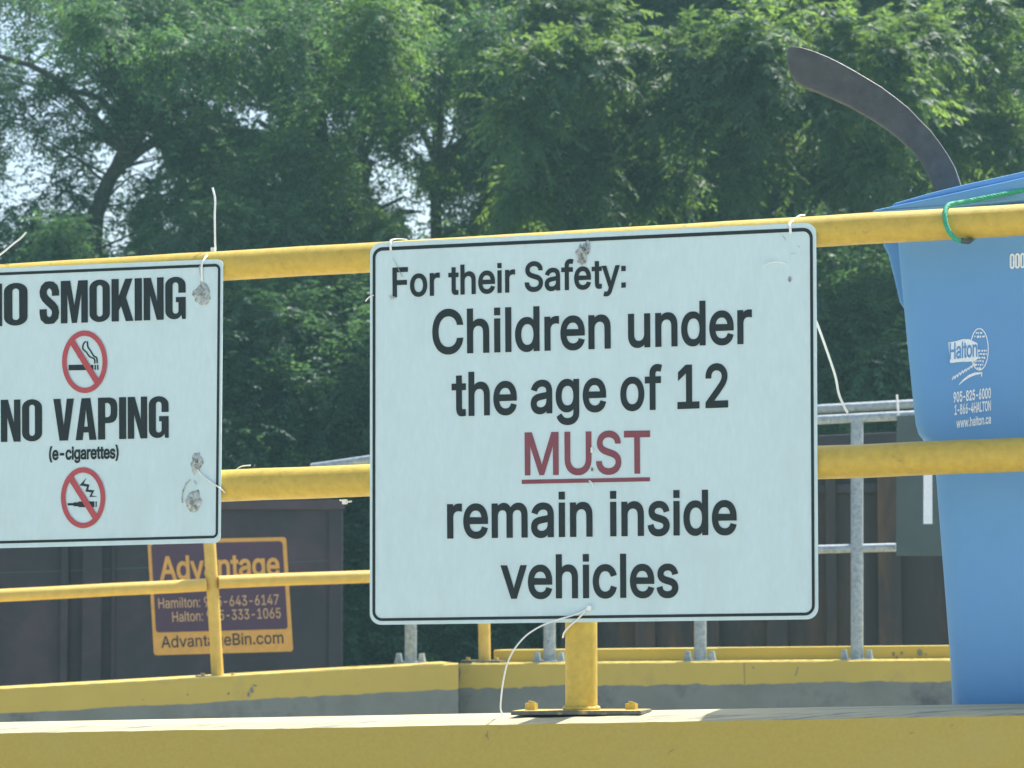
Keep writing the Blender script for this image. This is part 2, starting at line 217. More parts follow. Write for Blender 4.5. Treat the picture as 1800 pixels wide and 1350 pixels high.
# lettering outlines (units: 509 = capital height)
GL = json.loads('''{" ":[188,[]],"(":[273,[[89,207,90,244,94,283,101,324,107,354,114,384,122,413,132,441,145,477,160,510,177,539,236,539,219,503,204,466,191,428,179,390,169,351,161,313,156,276,152,241,151,207,152,176,155,145,160,115,167,83,177,50,188,16,198,-10,209,-38,222,-66,236,-96,177,-96,160,-66,145,-36,132,-6,121,24,111,55,102,93,95,131,90,169]]],")":[273,[[37,-96,52,-66,64,-37,76,-9,86,18,97,52,106,85,113,116,118,147,121,177,122,207,121,241,117,276,112,313,104,351,94,390,82,428,69,466,54,503,37,539,97,539,113,510,128,477,142,441,151,413,159,384,167,354,173,323,179,283,183,244,184,207,183,168,178,130,171,92,161,53,152,23,140,-7,127,-37,113,-67,97,-96]]],"-":[453,[[337,244,337,188,114,188,114,244]]],".":[188,[[95,-4,83,-3,73,1,63,9,55,18,51,29,50,41,51,53,55,64,63,73,73,81,83,85,95,87,107,85,118,81,128,73,135,64,140,53,141,41,140,29,135,18,128,9,118,1,107,-3]]],"0":[453,[[227,-7,191,-3,158,7,130,24,105,48,85,77,69,113,60,144,53,178,49,214,48,254,49,294,53,330,60,364,69,395,85,431,106,461,130,484,159,502,191,512,227,516,262,512,295,502,323,484,348,461,368,431,384,395,393,364,400,330,404,294,405,254,404,214,400,178,393,144,384,113,368,77,348,48,323,24,295,7,263,-3],[227,50,250,52,271,60,290,74,306,92,320,116,330,144,338,176,342,213,344,254,342,295,338,332,330,365,320,393,306,416,290,435,271,449,250,457,227,460,203,457,182,449,163,435,147,416,134,393,123,365,115,332,111,295,109,254,111,213,115,176,123,144,134,116,147,92,163,74,182,60,203,52]]],"1":[453,[[76,0,76,55,391,55,391,0],[276,509,276,0,212,0,212,448,209,448,86,358,86,427,198,509]]],"2":[453,[[64,0,64,47,234,229,282,282,294,298,303,312,311,327,316,341,319,356,320,371,319,389,315,405,308,419,298,431,287,441,273,449,258,455,241,458,224,460,205,458,188,454,172,447,159,438,148,427,139,413,132,398,128,381,127,362,66,362,68,391,75,418,86,442,102,464,121,482,143,496,168,507,196,513,225,516,254,513,281,507,306,497,328,482,346,465,361,445,372,423,379,398,381,372,380,354,377,336,371,318,363,299,351,280,336,259,267,180,153,60,153,57,389,57,389,0]]],"3":[453,[[218,-7,188,-5,159,1,133,10,108,22,88,38,70,57,57,79,48,104,44,132,109,132,112,115,118,100,126,87,137,76,150,66,165,59,182,54,200,51,219,50,239,51,258,55,275,61,291,69,304,80,315,93,323,108,328,125,329,145,328,163,323,180,316,196,306,211,292,223,275,234,254,241,229,246,201,248,157,248,157,299,288,448,288,452,70,452,70,509,372,509,372,461,211,278,211,289,247,290,279,286,308,276,333,262,354,244,371,222,383,198,391,173,393,145,390,116,383,90,370,66,354,45,333,27,309,12,281,2,251,-5]]],"4":[453,[[40,105,40,158,247,509,311,509,109,166,109,163,413,163,413,105],[282,0,282,121,282,146,282,318,343,318,343,0]]],"5":[453,[[221,-7,192,-5,165,1,140,11,118,25,99,41,83,60,71,82,63,105,60,130,122,130,125,115,130,102,138,89,148,78,160,68,173,60,188,54,204,51,221,50,241,51,259,56,276,64,291,75,304,89,314,104,322,122,326,141,328,162,326,183,321,203,314,221,303,237,290,251,275,262,257,270,238,275,218,277,201,276,184,273,167,268,152,262,139,255,128,246,67,253,96,509,366,509,366,452,151,452,134,301,136,301,148,311,162,318,178,325,194,330,212,333,229,334,252,332,274,328,294,321,313,311,330,299,345,285,358,269,370,251,379,231,386,210,390,187,391,163,388,132,381,102,369,76,352,52,332,32,309,15,282,3,253,-4]]],"6":[453,[[226,-7,196,-4,168,3,142,15,119,31,100,51,84,74,73,101,66,130,64,162,65,187,71,212,80,239,93,268,112,302,137,340,252,509,322,509,151,261,145,261,151,270,157,279,165,288,174,295,184,302,196,307,208,311,221,313,235,314,265,312,291,305,316,295,337,280,355,262,370,240,380,215,387,187,389,157,387,127,379,98,368,73,352,50,333,30,310,14,284,3,257,-4],[226,48,245,50,263,55,279,63,293,73,304,86,314,101,322,119,326,137,327,157,326,178,322,196,314,213,304,228,293,241,279,251,263,259,245,264,226,265,207,264,190,259,174,252,160,241,148,229,138,214,131,197,126,179,125,158,126,138,131,119,138,102,148,86,160,73,174,63,190,55,207,50]]],"7":[453,[[97,0,323,448,323,452,62,452,62,509,391,509,391,449,165,0]]],"8":[453,[[226,-7,193,-5,163,1,136,11,111,25,91,42,74,62,62,84,54,109,52,135,53,156,58,176,65,195,75,212,87,228,101,241,117,252,134,260,153,265,153,267,129,276,109,289,93,308,80,330,73,354,70,380,73,405,79,429,90,450,106,469,124,485,146,498,170,508,197,514,226,516,255,514,282,508,306,498,328,485,346,469,361,450,373,429,379,405,382,380,379,354,372,330,359,308,343,289,323,276,300,267,300,265,319,260,335,252,351,241,365,228,377,212,387,195,395,176,399,156,401,135,398,109,391,84,378,62,362,42,341,25,317,11,289,1,259,-5],[226,49,248,50,267,54,285,60,300,69,313,79,323,91,331,106,335,121,337,139,335,157,330,173,322,189,312,202,298,213,283,223,265,230,247,234,226,235,206,234,187,230,169,223,154,213,140,202,130,189,122,173,117,157,115,139,117,121,121,106,129,91,139,79,152,69,167,60,185,54,205,50],[226,290,244,291,260,294,274,300,287,308,298,318,307,330,314,344,318,359,319,376,318,392,314,407,308,420,299,432,288,442,275,449,260,455,244,459,226,460,208,459,192,455,177,449,164,442,153,432,145,420,138,407,134,392,133,376,134,359,138,344,145,330,154,318,165,308,178,300,193,294,209,291]]],"9":[453,[[226,516,256,513,285,506,310,494,333,478,352,458,368,434,380,408,387,378,389,347,387,322,382,296,373,270,359,240,340,207,315,168,200,0,130,0,301,248,307,248,302,238,295,229,287,221,278,214,268,207,257,202,245,198,232,195,218,195,188,197,161,203,137,214,116,229,98,247,83,269,72,294,66,321,64,352,66,382,73,411,85,436,101,459,120,479,143,494,168,506,196,513],[226,460,207,459,190,454,174,446,160,435,148,423,138,407,131,390,127,372,125,352,127,331,131,313,138,295,148,280,160,268,174,257,190,250,207,245,226,243,245,245,263,249,279,257,293,267,305,280,314,295,322,312,326,330,327,350,326,371,322,390,314,407,305,422,293,435,279,446,263,454,245,459]]],":":[188,[[95,-4,83,-3,73,1,63,9,55,18,51,29,50,41,51,53,55,64,63,73,73,81,83,85,95,87,107,85,118,81,128,73,135,64,140,53,141,41,140,29,135,18,128,9,118,1,107,-3],[95,271,83,272,73,277,63,284,55,294,51,304,50,316,51,328,55,339,63,349,73,356,83,360,95,362,107,360,118,356,128,349,135,339,140,328,141,316,140,304,135,294,128,284,118,277,107,272]]],"A":[480,[[16,0,201,509,276,509,463,0,395,0,287,302,264,372,232,478,245,478,213,371,191,302,85,0],[110,142,110,199,370,199,370,142]]],"B":[456,[[60,0,60,509,241,509,274,507,304,501,329,491,350,477,367,461,381,442,390,421,396,398,398,374,397,353,393,336,387,320,378,307,368,295,356,286,343,278,329,272,315,267,315,262,331,260,347,254,363,245,378,234,391,220,402,203,411,184,416,161,418,136,416,111,410,88,400,67,386,48,368,31,344,18,317,8,284,2,247,0],[125,57,245,57,281,60,309,67,330,80,344,96,353,115,355,137,354,153,350,169,342,184,333,197,320,209,306,218,289,225,269,229,248,231,125,231],[125,285,238,285,256,287,273,290,288,296,302,304,314,314,323,326,330,340,335,355,336,372,333,393,326,412,313,429,294,442,270,449,240,452,125,452]]],"C":[510,[[267,-7,235,-5,205,1,177,11,150,25,126,42,104,63,86,88,70,115,57,146,48,179,42,215,40,254,42,293,48,329,57,362,70,393,86,421,104,445,126,466,150,484,177,498,205,508,235,514,267,516,293,514,317,511,340,504,362,496,383,485,402,471,419,456,435,438,448,418,459,397,467,373,473,348,408,348,404,365,397,380,389,395,380,407,369,418,357,428,344,437,330,444,315,449,300,453,284,455,267,456,237,453,209,445,184,432,161,414,141,391,125,364,113,332,106,295,103,254,106,213,113,177,125,145,141,117,161,94,184,76,210,63,237,56,267,53,284,54,300,56,315,60,330,65,344,72,357,81,369,90,380,102,389,114,397,128,404,144,408,160,473,160,467,135,459,112,448,91,435,71,420,53,402,38,383,24,363,13,341,5,317,-2,293,-6]]],"F":[410,[[60,0,60,509,369,509,369,452,125,452,125,278,346,278,346,221,125,221,125,0]]],"H":[517,[[60,0,60,509,125,509,125,289,392,289,392,509,457,509,457,0,392,0,392,232,125,232,125,0]]],"L":[393,[[60,0,60,509,125,509,125,57,361,57,361,0]]],"M":[628,[[60,0,60,509,152,509,277,187,287,159,299,123,311,84,322,49,307,49,318,83,330,121,342,158,352,187,476,509,568,509,568,0,504,0,504,291,504,327,505,369,506,413,507,457,513,457,498,409,482,363,467,322,456,291,342,0,286,0,170,291,159,321,145,361,129,408,112,457,119,457,120,416,121,372,122,328,122,291,122,0]]],"N":[523,[[60,0,60,509,136,509,343,183,363,151,388,107,414,55,405,54,401,108,399,157,399,195,399,509,463,509,463,0,387,0,202,290,177,331,148,381,108,452,119,454,122,384,124,328,125,291,125,0]]],"O":[533,[[267,-7,235,-5,205,1,177,11,150,25,126,42,105,63,86,88,70,115,57,146,48,179,42,215,40,254,42,293,48,329,57,362,70,393,86,421,105,445,126,466,150,484,177,498,205,508,235,514,267,516,299,514,329,508,357,498,384,484,408,466,429,445,448,421,464,393,477,362,486,329,491,293,493,254,491,215,486,179,477,146,464,115,448,88,429,63,408,42,384,25,357,11,329,1,299,-5],[267,53,296,55,324,63,349,76,372,94,392,116,408,144,420,176,428,213,430,254,428,295,420,332,408,365,392,392,372,415,349,433,324,446,296,453,267,456,237,453,210,445,184,433,161,415,142,392,125,364,113,332,106,295,103,254,106,213,113,176,125,144,142,117,161,94,184,76,210,63,237,55]]],"S":[447,[[224,-9,188,-7,156,-1,128,9,102,23,81,40,64,60,51,83,42,109,38,137,104,137,108,118,114,102,123,88,136,76,150,66,166,59,185,53,204,50,224,49,246,50,267,54,286,60,303,69,317,79,329,92,338,106,344,122,346,139,344,154,340,168,332,179,322,189,310,197,296,205,245,222,184,239,145,253,112,269,86,289,67,313,56,341,52,372,54,400,62,425,75,448,92,468,113,484,138,498,165,508,195,514,227,516,259,514,289,508,316,498,340,484,360,468,377,449,390,427,398,403,401,378,337,378,332,402,320,421,302,437,280,449,254,456,225,459,204,457,185,454,167,448,152,440,139,430,129,418,121,405,117,391,115,376,117,359,122,345,131,334,142,324,155,315,169,308,212,293,264,279,312,264,328,256,344,248,359,238,372,226,384,213,395,198,402,180,407,161,408,139,406,112,399,87,386,64,370,43,349,25,323,11,294,0,261,-7]]],"T":[449,[[32,452,32,509,417,509,417,452,257,452,257,0,193,0,193,452]]],"U":[517,[[259,-8,220,-6,186,2,154,15,126,33,103,55,85,80,71,108,63,140,60,173,60,509,124,509,124,178,126,155,132,133,141,113,153,95,169,80,187,68,208,59,232,53,259,52,285,53,309,59,331,68,349,80,364,95,377,113,385,133,391,155,393,178,393,509,457,509,457,173,454,140,446,108,433,80,414,55,391,33,363,15,332,2,297,-6]]],"a":[389,[[160,-9,137,-7,115,-3,94,5,76,15,60,29,48,45,38,63,32,84,30,108,32,128,36,146,43,161,53,174,64,184,78,193,92,200,108,206,125,211,178,220,234,227,247,229,257,231,265,235,271,240,274,246,276,255,276,257,275,272,272,285,267,297,260,307,251,315,240,322,227,327,212,330,196,331,178,330,163,327,149,322,137,316,127,309,118,301,110,292,104,283,100,274,41,291,51,313,64,331,79,346,95,358,114,368,133,375,153,380,173,383,194,384,239,379,255,375,271,369,286,360,300,350,312,336,322,320,330,301,335,278,337,251,337,0,277,0,277,52,272,52,252,25,242,16,229,8,215,1,199,-4,181,-7],[170,45,192,47,211,51,228,59,242,68,254,80,263,93,270,108,274,122,276,138,276,190,259,182,231,176,200,171,175,168,134,159,122,153,112,147,103,139,97,130,93,118,92,105,93,93,96,82,102,72,109,64,119,57,130,52,142,48,156,46]]],"c":[396,[[207,-8,174,-5,144,3,117,16,93,35,72,58,56,85,44,116,37,150,34,187,37,225,44,260,56,291,72,318,93,341,117,360,144,374,174,382,207,384,226,384,243,381,260,377,276,371,291,364,305,356,318,346,330,335,340,322,349,308,356,293,362,277,303,262,290,289,270,311,242,325,207,330,184,328,163,321,145,310,130,296,118,278,108,258,102,236,98,212,96,187,98,163,102,139,108,117,118,97,130,80,145,66,163,55,184,49,207,46,243,52,271,66,292,89,304,117,363,102,357,86,350,70,341,56,331,43,319,32,306,21,292,12,277,5,261,-1,244,-5,226,-7]]],"d":[424,[[195,-8,165,-6,137,3,111,16,89,34,70,57,55,84,43,116,36,151,34,189,36,227,43,261,55,293,70,320,89,342,112,361,137,374,165,382,196,384,218,383,237,379,253,373,267,364,278,355,287,346,306,319,311,319,311,509,372,509,372,0,313,0,313,59,307,59,287,31,277,21,266,12,252,4,236,-3,217,-7],[205,47,226,49,246,55,263,65,278,78,290,95,299,115,306,138,310,162,312,189,310,216,306,241,300,263,290,282,278,299,263,312,246,322,227,328,205,330,182,328,162,322,145,311,130,298,118,281,108,261,102,239,98,215,96,189,98,163,102,139,109,117,118,97,130,80,145,66,162,55,182,49]]],"e":[404,[[212,-8,177,-5,145,3,117,16,92,35,72,58,56,85,44,116,37,150,34,187,36,224,44,258,55,290,71,317,91,340,115,359,142,373,172,382,205,384,226,383,246,380,266,374,285,366,303,355,319,341,334,324,347,305,357,282,365,256,370,227,371,194,371,169,75,169,75,221,338,221,310,202,308,226,304,248,298,269,288,286,277,301,263,314,246,323,227,328,205,330,183,328,164,323,146,313,131,301,119,286,109,270,102,251,97,231,96,211,96,178,98,151,102,127,110,106,121,88,135,73,151,61,169,53,190,48,212,46,227,47,241,49,254,53,265,58,276,65,285,73,294,82,300,93,306,105,365,91,358,72,348,55,335,39,320,26,302,14,283,4,261,-3,237,-7]]],"f":[254,[[228,379,228,327,6,327,6,379],[81,0,81,432,82,452,87,470,96,486,107,499,120,510,135,519,152,525,169,529,187,530,222,527,243,521,227,468,215,472,195,474,178,472,164,468,154,460,147,449,143,435,142,419,142,0]]],"g":[425,[[207,-151,180,-149,156,-146,134,-140,114,-132,97,-122,82,-110,70,-97,59,-84,51,-69,101,-41,122,-66,131,-74,142,-82,154,-88,169,-93,187,-96,207,-97,236,-95,261,-87,282,-75,298,-58,308,-34,311,-6,311,68,306,68,287,41,277,32,266,23,252,16,236,10,217,6,195,5,165,7,138,14,113,27,90,43,71,65,55,90,43,120,36,154,34,191,36,229,43,263,55,293,71,320,90,342,112,361,138,374,166,382,196,384,218,383,237,379,253,373,267,365,279,356,288,346,308,319,313,319,313,379,372,379,372,-9,370,-40,363,-67,350,-90,334,-109,314,-124,291,-136,265,-144,237,-149],[205,59,227,61,246,66,264,75,278,87,290,103,300,121,307,142,311,166,312,193,311,219,307,242,300,264,291,283,279,299,264,312,247,322,227,328,205,330,182,328,163,322,145,312,130,298,118,282,109,262,102,241,98,218,96,193,98,167,102,144,109,123,118,104,131,88,145,76,163,66,183,61]]],"h":[410,[[114,227,114,0,53,0,53,509,114,509,114,287,102,287,116,319,132,344,152,362,175,374,200,382,227,384,252,383,275,377,295,369,313,356,328,340,341,321,350,298,355,271,357,240,357,0,296,0,296,235,293,263,286,286,273,304,256,318,235,326,210,329,192,328,176,324,161,317,147,308,136,297,126,283,119,266,115,248]]],"i":[167,[[53,0,53,379,114,379,114,0],[84,443,73,444,63,448,54,455,47,463,43,472,41,483,43,494,47,504,54,512,63,518,73,522,84,524,95,522,105,518,114,512,121,504,125,494,126,483,125,472,121,463,114,455,105,448,95,444]]],"l":[189,[[139,-2,112,0,91,8,74,20,62,37,55,59,53,84,53,509,114,509,114,99,114,83,117,71,120,62,126,57,135,53,146,52,160,53,170,54,181,3,162,-1]]],"m":[610,[[53,0,53,379,112,379,112,295,108,295,114,314,122,331,132,346,144,358,158,368,172,376,187,382,203,385,219,386,245,383,268,375,287,361,303,342,314,320,321,295,312,295,318,312,326,329,337,343,350,356,364,366,381,375,398,381,417,385,437,386,458,385,478,380,497,372,514,361,529,346,541,328,550,307,555,283,557,255,557,0,496,0,496,254,493,279,485,298,473,313,456,323,438,329,419,330,402,329,387,326,374,320,363,312,353,302,345,290,340,277,336,263,335,247,335,0,274,0,274,260,272,280,265,297,253,311,238,322,220,328,199,330,185,329,171,326,158,320,145,312,135,302,126,289,119,274,115,257,114,238,114,0]]],"n":[410,[[114,227,114,0,53,0,53,379,112,379,112,287,102,287,116,319,132,344,152,362,175,374,200,382,227,384,252,383,275,377,295,369,313,356,328,340,341,321,350,298,355,271,357,240,357,0,296,0,296,235,293,263,286,286,273,304,256,318,235,326,210,329,192,328,176,324,161,317,147,308,136,297,126,283,119,266,115,248]]],"o":[415,[[207,-8,174,-5,144,3,117,16,93,35,72,58,56,85,44,116,37,150,34,187,37,225,44,260,56,291,72,318,93,341,117,360,144,374,174,382,207,384,241,382,271,374,299,360,323,341,343,318,359,291,371,260,379,225,381,187,379,150,371,116,359,85,343,58,323,35,299,16,271,3,241,-5],[207,46,231,49,252,55,270,66,285,80,298,97,307,117,314,139,318,163,319,187,318,212,314,236,307,258,298,278,285,296,270,310,252,321,231,328,207,330,184,328,163,321,145,310,130,296,118,278,108,258,102,236,98,212,96,187,98,163,102,139,108,117,118,97,130,80,145,66,163,55,184,49]]],"r":[259,[[53,0,53,379,112,379,112,321,115,321,124,339,137,354,152,367,171,377,191,383,213,385,229,384,243,384,243,322,230,324,207,326,190,324,174,321,159,315,146,306,135,296,126,284,119,269,115,254,114,237,114,0]]],"s":[365,[[182,-8,157,-7,133,-3,112,3,93,12,76,24,62,38,50,54,41,73,36,94,94,107,101,87,111,72,124,60,141,52,160,47,181,45,206,47,227,53,244,62,258,74,265,88,268,103,266,115,262,126,254,136,243,144,229,150,212,155,149,170,118,180,92,192,72,208,58,227,50,249,47,274,49,295,55,314,65,332,79,347,95,360,115,370,137,378,161,383,187,384,212,383,234,379,254,372,271,363,286,352,299,339,309,324,318,308,324,290,268,277,262,291,254,304,243,316,228,325,210,331,187,333,166,331,147,326,131,317,119,305,111,292,109,277,110,264,115,253,124,243,136,235,152,229,172,223,229,209,261,200,287,187,306,171,320,153,328,131,331,107,329,85,323,65,312,47,298,31,281,18,260,6,236,-2,210,-7]]],"t":[227,[[204,379,204,327,6,327,6,379],[65,471,126,471,126,98,127,83,130,70,136,61,144,55,156,51,170,50,185,51,202,54,213,2,192,-3,168,-4,138,-1,113,7,92,21,77,41,68,64,65,93]]],"u":[410,[[182,-5,158,-3,135,2,115,11,97,23,82,39,69,59,60,82,54,109,53,139,53,379,114,379,114,144,116,117,124,94,137,75,154,61,175,53,200,50,218,51,234,55,249,62,263,71,274,83,283,97,290,113,295,132,296,153,296,379,357,379,357,0,298,0,298,92,307,92,294,60,277,35,257,17,234,5,209,-3]]],"v":[389,[[163,0,17,379,84,379,165,155,187,87,206,21,184,21,203,87,224,155,305,379,371,379,226,0]]],"w":[567,[[138,0,23,379,87,379,133,214,154,137,175,41,165,41,186,135,206,214,252,379,316,379,362,214,382,136,402,41,391,41,413,135,434,214,480,379,545,379,429,0,368,0,319,172,305,225,291,280,277,338,291,338,277,280,263,225,248,172,199,0]]],"y":[389,[[47,-139,61,-86,71,-87,83,-89,94,-90,104,-89,113,-86,122,-81,130,-74,138,-64,145,-51,151,-36,163,-1,17,379,84,379,165,155,187,87,206,21,184,21,202,87,224,155,305,379,371,379,204,-58,196,-77,187,-93,177,-107,165,-119,153,-128,139,-136,125,-141,109,-144,91,-145,65,-143]]]}''')
GL['l'] = [167, [[53, 0, 53, 509, 114, 509, 114, 0]]]
GL['i'] = [167, [[53, 0, 53, 379, 114, 379, 114, 0], [53, 448, 53, 509, 114, 509, 114, 448]]]
GL[':'] = [167, [[50, 0, 50, 62, 116, 62, 116, 0], [50, 300, 50, 362, 116, 362, 116, 300]]]
GL['t'] = [227, [[85, 370, 85, 468, 146, 468, 146, 370, 208, 370, 208, 320, 146, 320, 146, 95, 152, 65, 170, 53, 205, 55, 205, 2, 160, -3, 120, 5, 95, 30, 85, 75, 85, 320, 15, 320, 15, 370]]]
def text_contours(s, tight=0):
    x = 0; cs = []
    for ch in s:
        a, sp = GL[ch]
        for c in sp: cs.append([(x + c[i], c[i + 1]) for i in range(0, len(c), 2)])
        x += a + tight
    return cs
def arc(cx, cy, rx, ry, a0, a1, n=7):
    return [(cx + rx * math.cos(R(a0 + (a1 - a0) * k / n)), cy + ry * math.sin(R(a0 + (a1 - a0) * k / n))) for k in range(n + 1)]
def oval(w_, rx, ry, x0=0, y0=0, x1=None, y1=1):
    x1 = w_ if x1 is None else x1
    return arc(x1 - rx, y1 - ry, rx, ry, 0, 90) + arc(x0 + rx, y1 - ry, rx, ry, 90, 180) + arc(x0 + rx, y0 + ry, rx, ry, 180, 270) + arc(x1 - rx, y0 + ry, rx, ry, 270, 360)
HEAVY = {                                     # heavy condensed capitals, height 1
    'N': (.55, [[(0, 0), (0, 1), (.2, 1), (.37, .45), (.37, 1), (.55, 1), (.55, 0), (.36, 0), (.18, .58), (.18, 0)]]),
    'M': (.74, [[(0, 0), (0, 1), (.26, 1), (.37, .42), (.48, 1), (.74, 1), (.74, 0), (.56, 0), (.56, .68), (.44, 0), (.30, 0), (.18, .68), (.18, 0)]]),
    'K': (.59, [[(0, 0), (0, 1), (.2, 1), (.2, .6), (.38, 1), (.58, 1), (.40, .56), (.6, 0), (.39, 0), (.26, .36), (.2, .25), (.2, 0)]]),
    'I': (.2, [[(0, 0), (0, 1), (.2, 1), (.2, 0)]]),
    'V': (.58, [[(0, 1), (.2, 1), (.29, .35), (.38, 1), (.58, 1), (.41, 0), (.17, 0)]]),
    'A': (.59, [[(0, 0), (.17, 1), (.42, 1), (.59, 0), (.39, 0), (.365, .18), (.225, .18), (.2, 0)], [(.245, .32), (.345, .32), (.295, .74)]]),
    'P': (.55, [[(0, 0), (0, 1), (.33, 1), (.43, .98), (.50, .93), (.54, .85), (.55, .7), (.54, .55), (.50, .46), (.43, .41), (.33, .39), (.2, .39), (.2, 0)],
                [(.2, .53), (.29, .53), (.34, .57), (.36, .63), (.36, .77), (.34, .83), (.29, .87), (.2, .87)]]),
    'O': (.56, [oval(.56, .28, .2), oval(.56, .08, .07, .2, .13, .36, .87)]),
    'G': (.56, [arc(.28, .8, .28, .2, 0, 90) + arc(.28, .8, .28, .2, 90, 180) + arc(.25, .2, .25, .2, 180, 270) +
                [(.33, .01), (.40, .05), (.44, .10), (.46, 0), (.56, 0), (.56, .52), (.29, .52), (.29, .40), (.36, .40), (.36, .2)] +
                arc(.28, .2, .08, .07, 0, -180) + arc(.28, .8, .08, .07, 180, 0) + [(.36, .62), (.56, .62)]]),
    'S': (.54, [stroke([(.44, .66), (.44, .76), (.41, .85), (.34, .91), (.27, .925), (.20, .91), (.13, .85), (.10, .76), (.11, .68), (.16, .60), (.25, .52), (.36, .43), (.42, .36), (.44, .27), (.42, .16), (.35, .09), (.27, .075), (.19, .09), (.12, .15), (.10, .25), (.10, .35)],
                      [.1, .1, .1, .095, .08, .095, .1, .1, .1, .1, .1, .1, .1, .1, .1, .095, .08, .095, .1, .1, .1])]),
    ' ': (.2, [])}
def heavy_contours(s):
    x = 0; cs = []
    for ch in s:
        a, sp = HEAVY[ch]
        for c in sp: cs.append([(x + p[0], p[1]) for p in c])
        x += a + .045
    return cs
def lettering(mb, cs, cap, pl, bl0, bl1, hpx, o, th=0.0008, offset=0.0, mi=0, lean=0.0, skip=None):
    """cs outlines with capital height cap; baseline from pixel bl0 to bl1; capital height hpx pixels"""
    vs, fs = fill(cs, offset, 1.0, cap > 2)
    xs = [v[0] for v in vs]; x0, x1 = min(xs), max(xs)
    def m(x, y, z):
        t = (x - x0) / (x1 - x0); k = y / cap * hpx
        return pl.at(bl0[0] + (bl1[0] - bl0[0]) * t + lean * k, bl0[1] + (bl1[1] - bl0[1]) * t - k, o + th * z)
    mb.add([m(*v) for v in vs], fs, mi)

# ---------------------------------------------------------------- materials
def mat(name, col, rough=0.6, metal=0.0, var=0.12, scale=8.0, bump=0.0, bscale=60.0, dark=None, dscale=3.0, dlo=0.55, dhi=0.7, stretch=None, spec=0.5, trans=0.0):
    """Principled material: base colour with a noise variation, optional second colour in blotches, optional fine bump"""
    m = bpy.data.materials.new(name); m.use_nodes = True; n = m.node_tree; L = n.links; b = n.nodes['Principled BSDF']
    b.inputs['Roughness'].default_value = rough; b.inputs['Metallic'].default_value = metal
    b.inputs['Specular IOR Level'].default_value = spec
    tc = n.nodes.new('ShaderNodeTexCoord'); src = tc.outputs['Object']
    if stretch:
        mp = n.nodes.new('ShaderNodeMapping'); mp.inputs['Scale'].default_value = stretch[0]; mp.inputs['Rotation'].default_value = (0, 0, R(stretch[1]))
        mp.vector_type = 'TEXTURE' if False else 'POINT'
        L.new(src, mp.inputs[0]); src = mp.outputs[0]
    def noise(sc, det=5.0, ro=0.6):
        q = n.nodes.new('ShaderNodeTexNoise'); q.inputs['Scale'].default_value = sc; q.inputs['Detail'].default_value = det; q.inputs['Roughness'].default_value = ro
        L.new(src, q.inputs['Vector']); return q.outputs['Fac']
    def mix(a, bb, fac):
        q = n.nodes.new('ShaderNodeMix'); q.data_type = 'RGBA'
        for s_, v in ((6, a), (7, bb)):
            if isinstance(v, tuple): q.inputs[s_].default_value = v + (1,)
            else: L.new(v, q.inputs[s_])
        L.new(fac, q.inputs[0]); return q.outputs[2]
    lo = tuple(c * (1 - var) for c in col); hi = tuple(min(1, c * (1 + var)) for c in col)
    def rmp(f, a, c):
        q = n.nodes.new('ShaderNodeMapRange'); q.inputs[1].default_value = a; q.inputs[2].default_value = c; L.new(f, q.inputs[0]); return q.outputs[0]
    c = mix(lo, hi, rmp(noise(scale), 0.3, 0.7))
    if dark:
        c = mix(c, dark, rmp(noise(dscale, 8.0, 0.68), dlo, dhi))
    L.new(c, b.inputs['Base Color'])
    if bump:
        q = n.nodes.new('ShaderNodeBump'); q.inputs['Strength'].default_value = bump; q.inputs['Distance'].default_value = 0.002
        L.new(noise(bscale, 4.0), q.inputs['Height']); L.new(q.outputs[0], b.inputs['Normal'])
    return m
M = {}
M['sign'] = mat('white_sign_face', (0.565, 0.73, 0.735), 0.42, var=0.035, scale=120, bump=0.06, bscale=300, dark=(0.49, 0.635, 0.63), dscale=12, dlo=0.48, dhi=0.85, spec=0.3, stretch=((1, 1, .3), 0))
M['sign_edge'] = mat('white_sign_margin', (0.66, 0.77, 0.77), 0.4, var=0.05, scale=60)
M['ink'] = mat('dark_ink', (0.013, 0.024, 0.026), 0.5, var=0.15, scale=30, spec=0.3)
M['red'] = mat('faded_red_ink', (0.22, 0.065, 0.085), 0.5, var=0.08, scale=30, spec=0.3)
M['red2'] = mat('bright_red_ink', (0.43, 0.08, 0.09), 0.5, var=0.08, scale=30, spec=0.3)
M['tear'] = mat('torn_foil', (0.42, 0.47, 0.45), 0.45, metal=0.3, var=0.35, scale=110, dark=(0.17, 0.19, 0.16), dscale=75, dlo=0.5, dhi=0.62)
M['pipe'] = mat('yellow_pipe_paint', (0.55, 0.395, 0.06), 0.5, var=0.12, scale=60, bump=0.5, bscale=420, dark=(0.36, 0.25, 0.06), dscale=24, dlo=0.60, dhi=0.72)
M['pipe_far'] = mat('far_yellow_pipe_paint', (0.66, 0.45, 0.09), 0.5, var=0.12, scale=20, bump=0.3, bscale=200, dark=(0.25, 0.2, 0.1), dscale=26, dlo=0.68, dhi=0.76)
M['wall'] = mat('yellow_wall_paint', (0.44, 0.345, 0.07), 0.7, var=0.05, scale=140, bump=0.6, bscale=200, dark=(0.42, 0.36, 0.11), dscale=5, dlo=0.5, dhi=0.8)
M['wall_top'] = mat('worn_wall_top', (0.50, 0.45, 0.27), 0.75, var=0.15, scale=3, bump=0.4, bscale=90, dark=(0.24, 0.235, 0.20), dscale=2.0, dlo=0.50, dhi=0.62, stretch=((1.2, 40, 40), 14.8))
M['wall_far'] = mat('far_yellow_wall_paint', (0.51, 0.395, 0.085), 0.8, var=0.06, scale=5, bump=0.3, bscale=80, dark=(0.36, 0.27, 0.10), dscale=5, dlo=0.58, dhi=0.8)
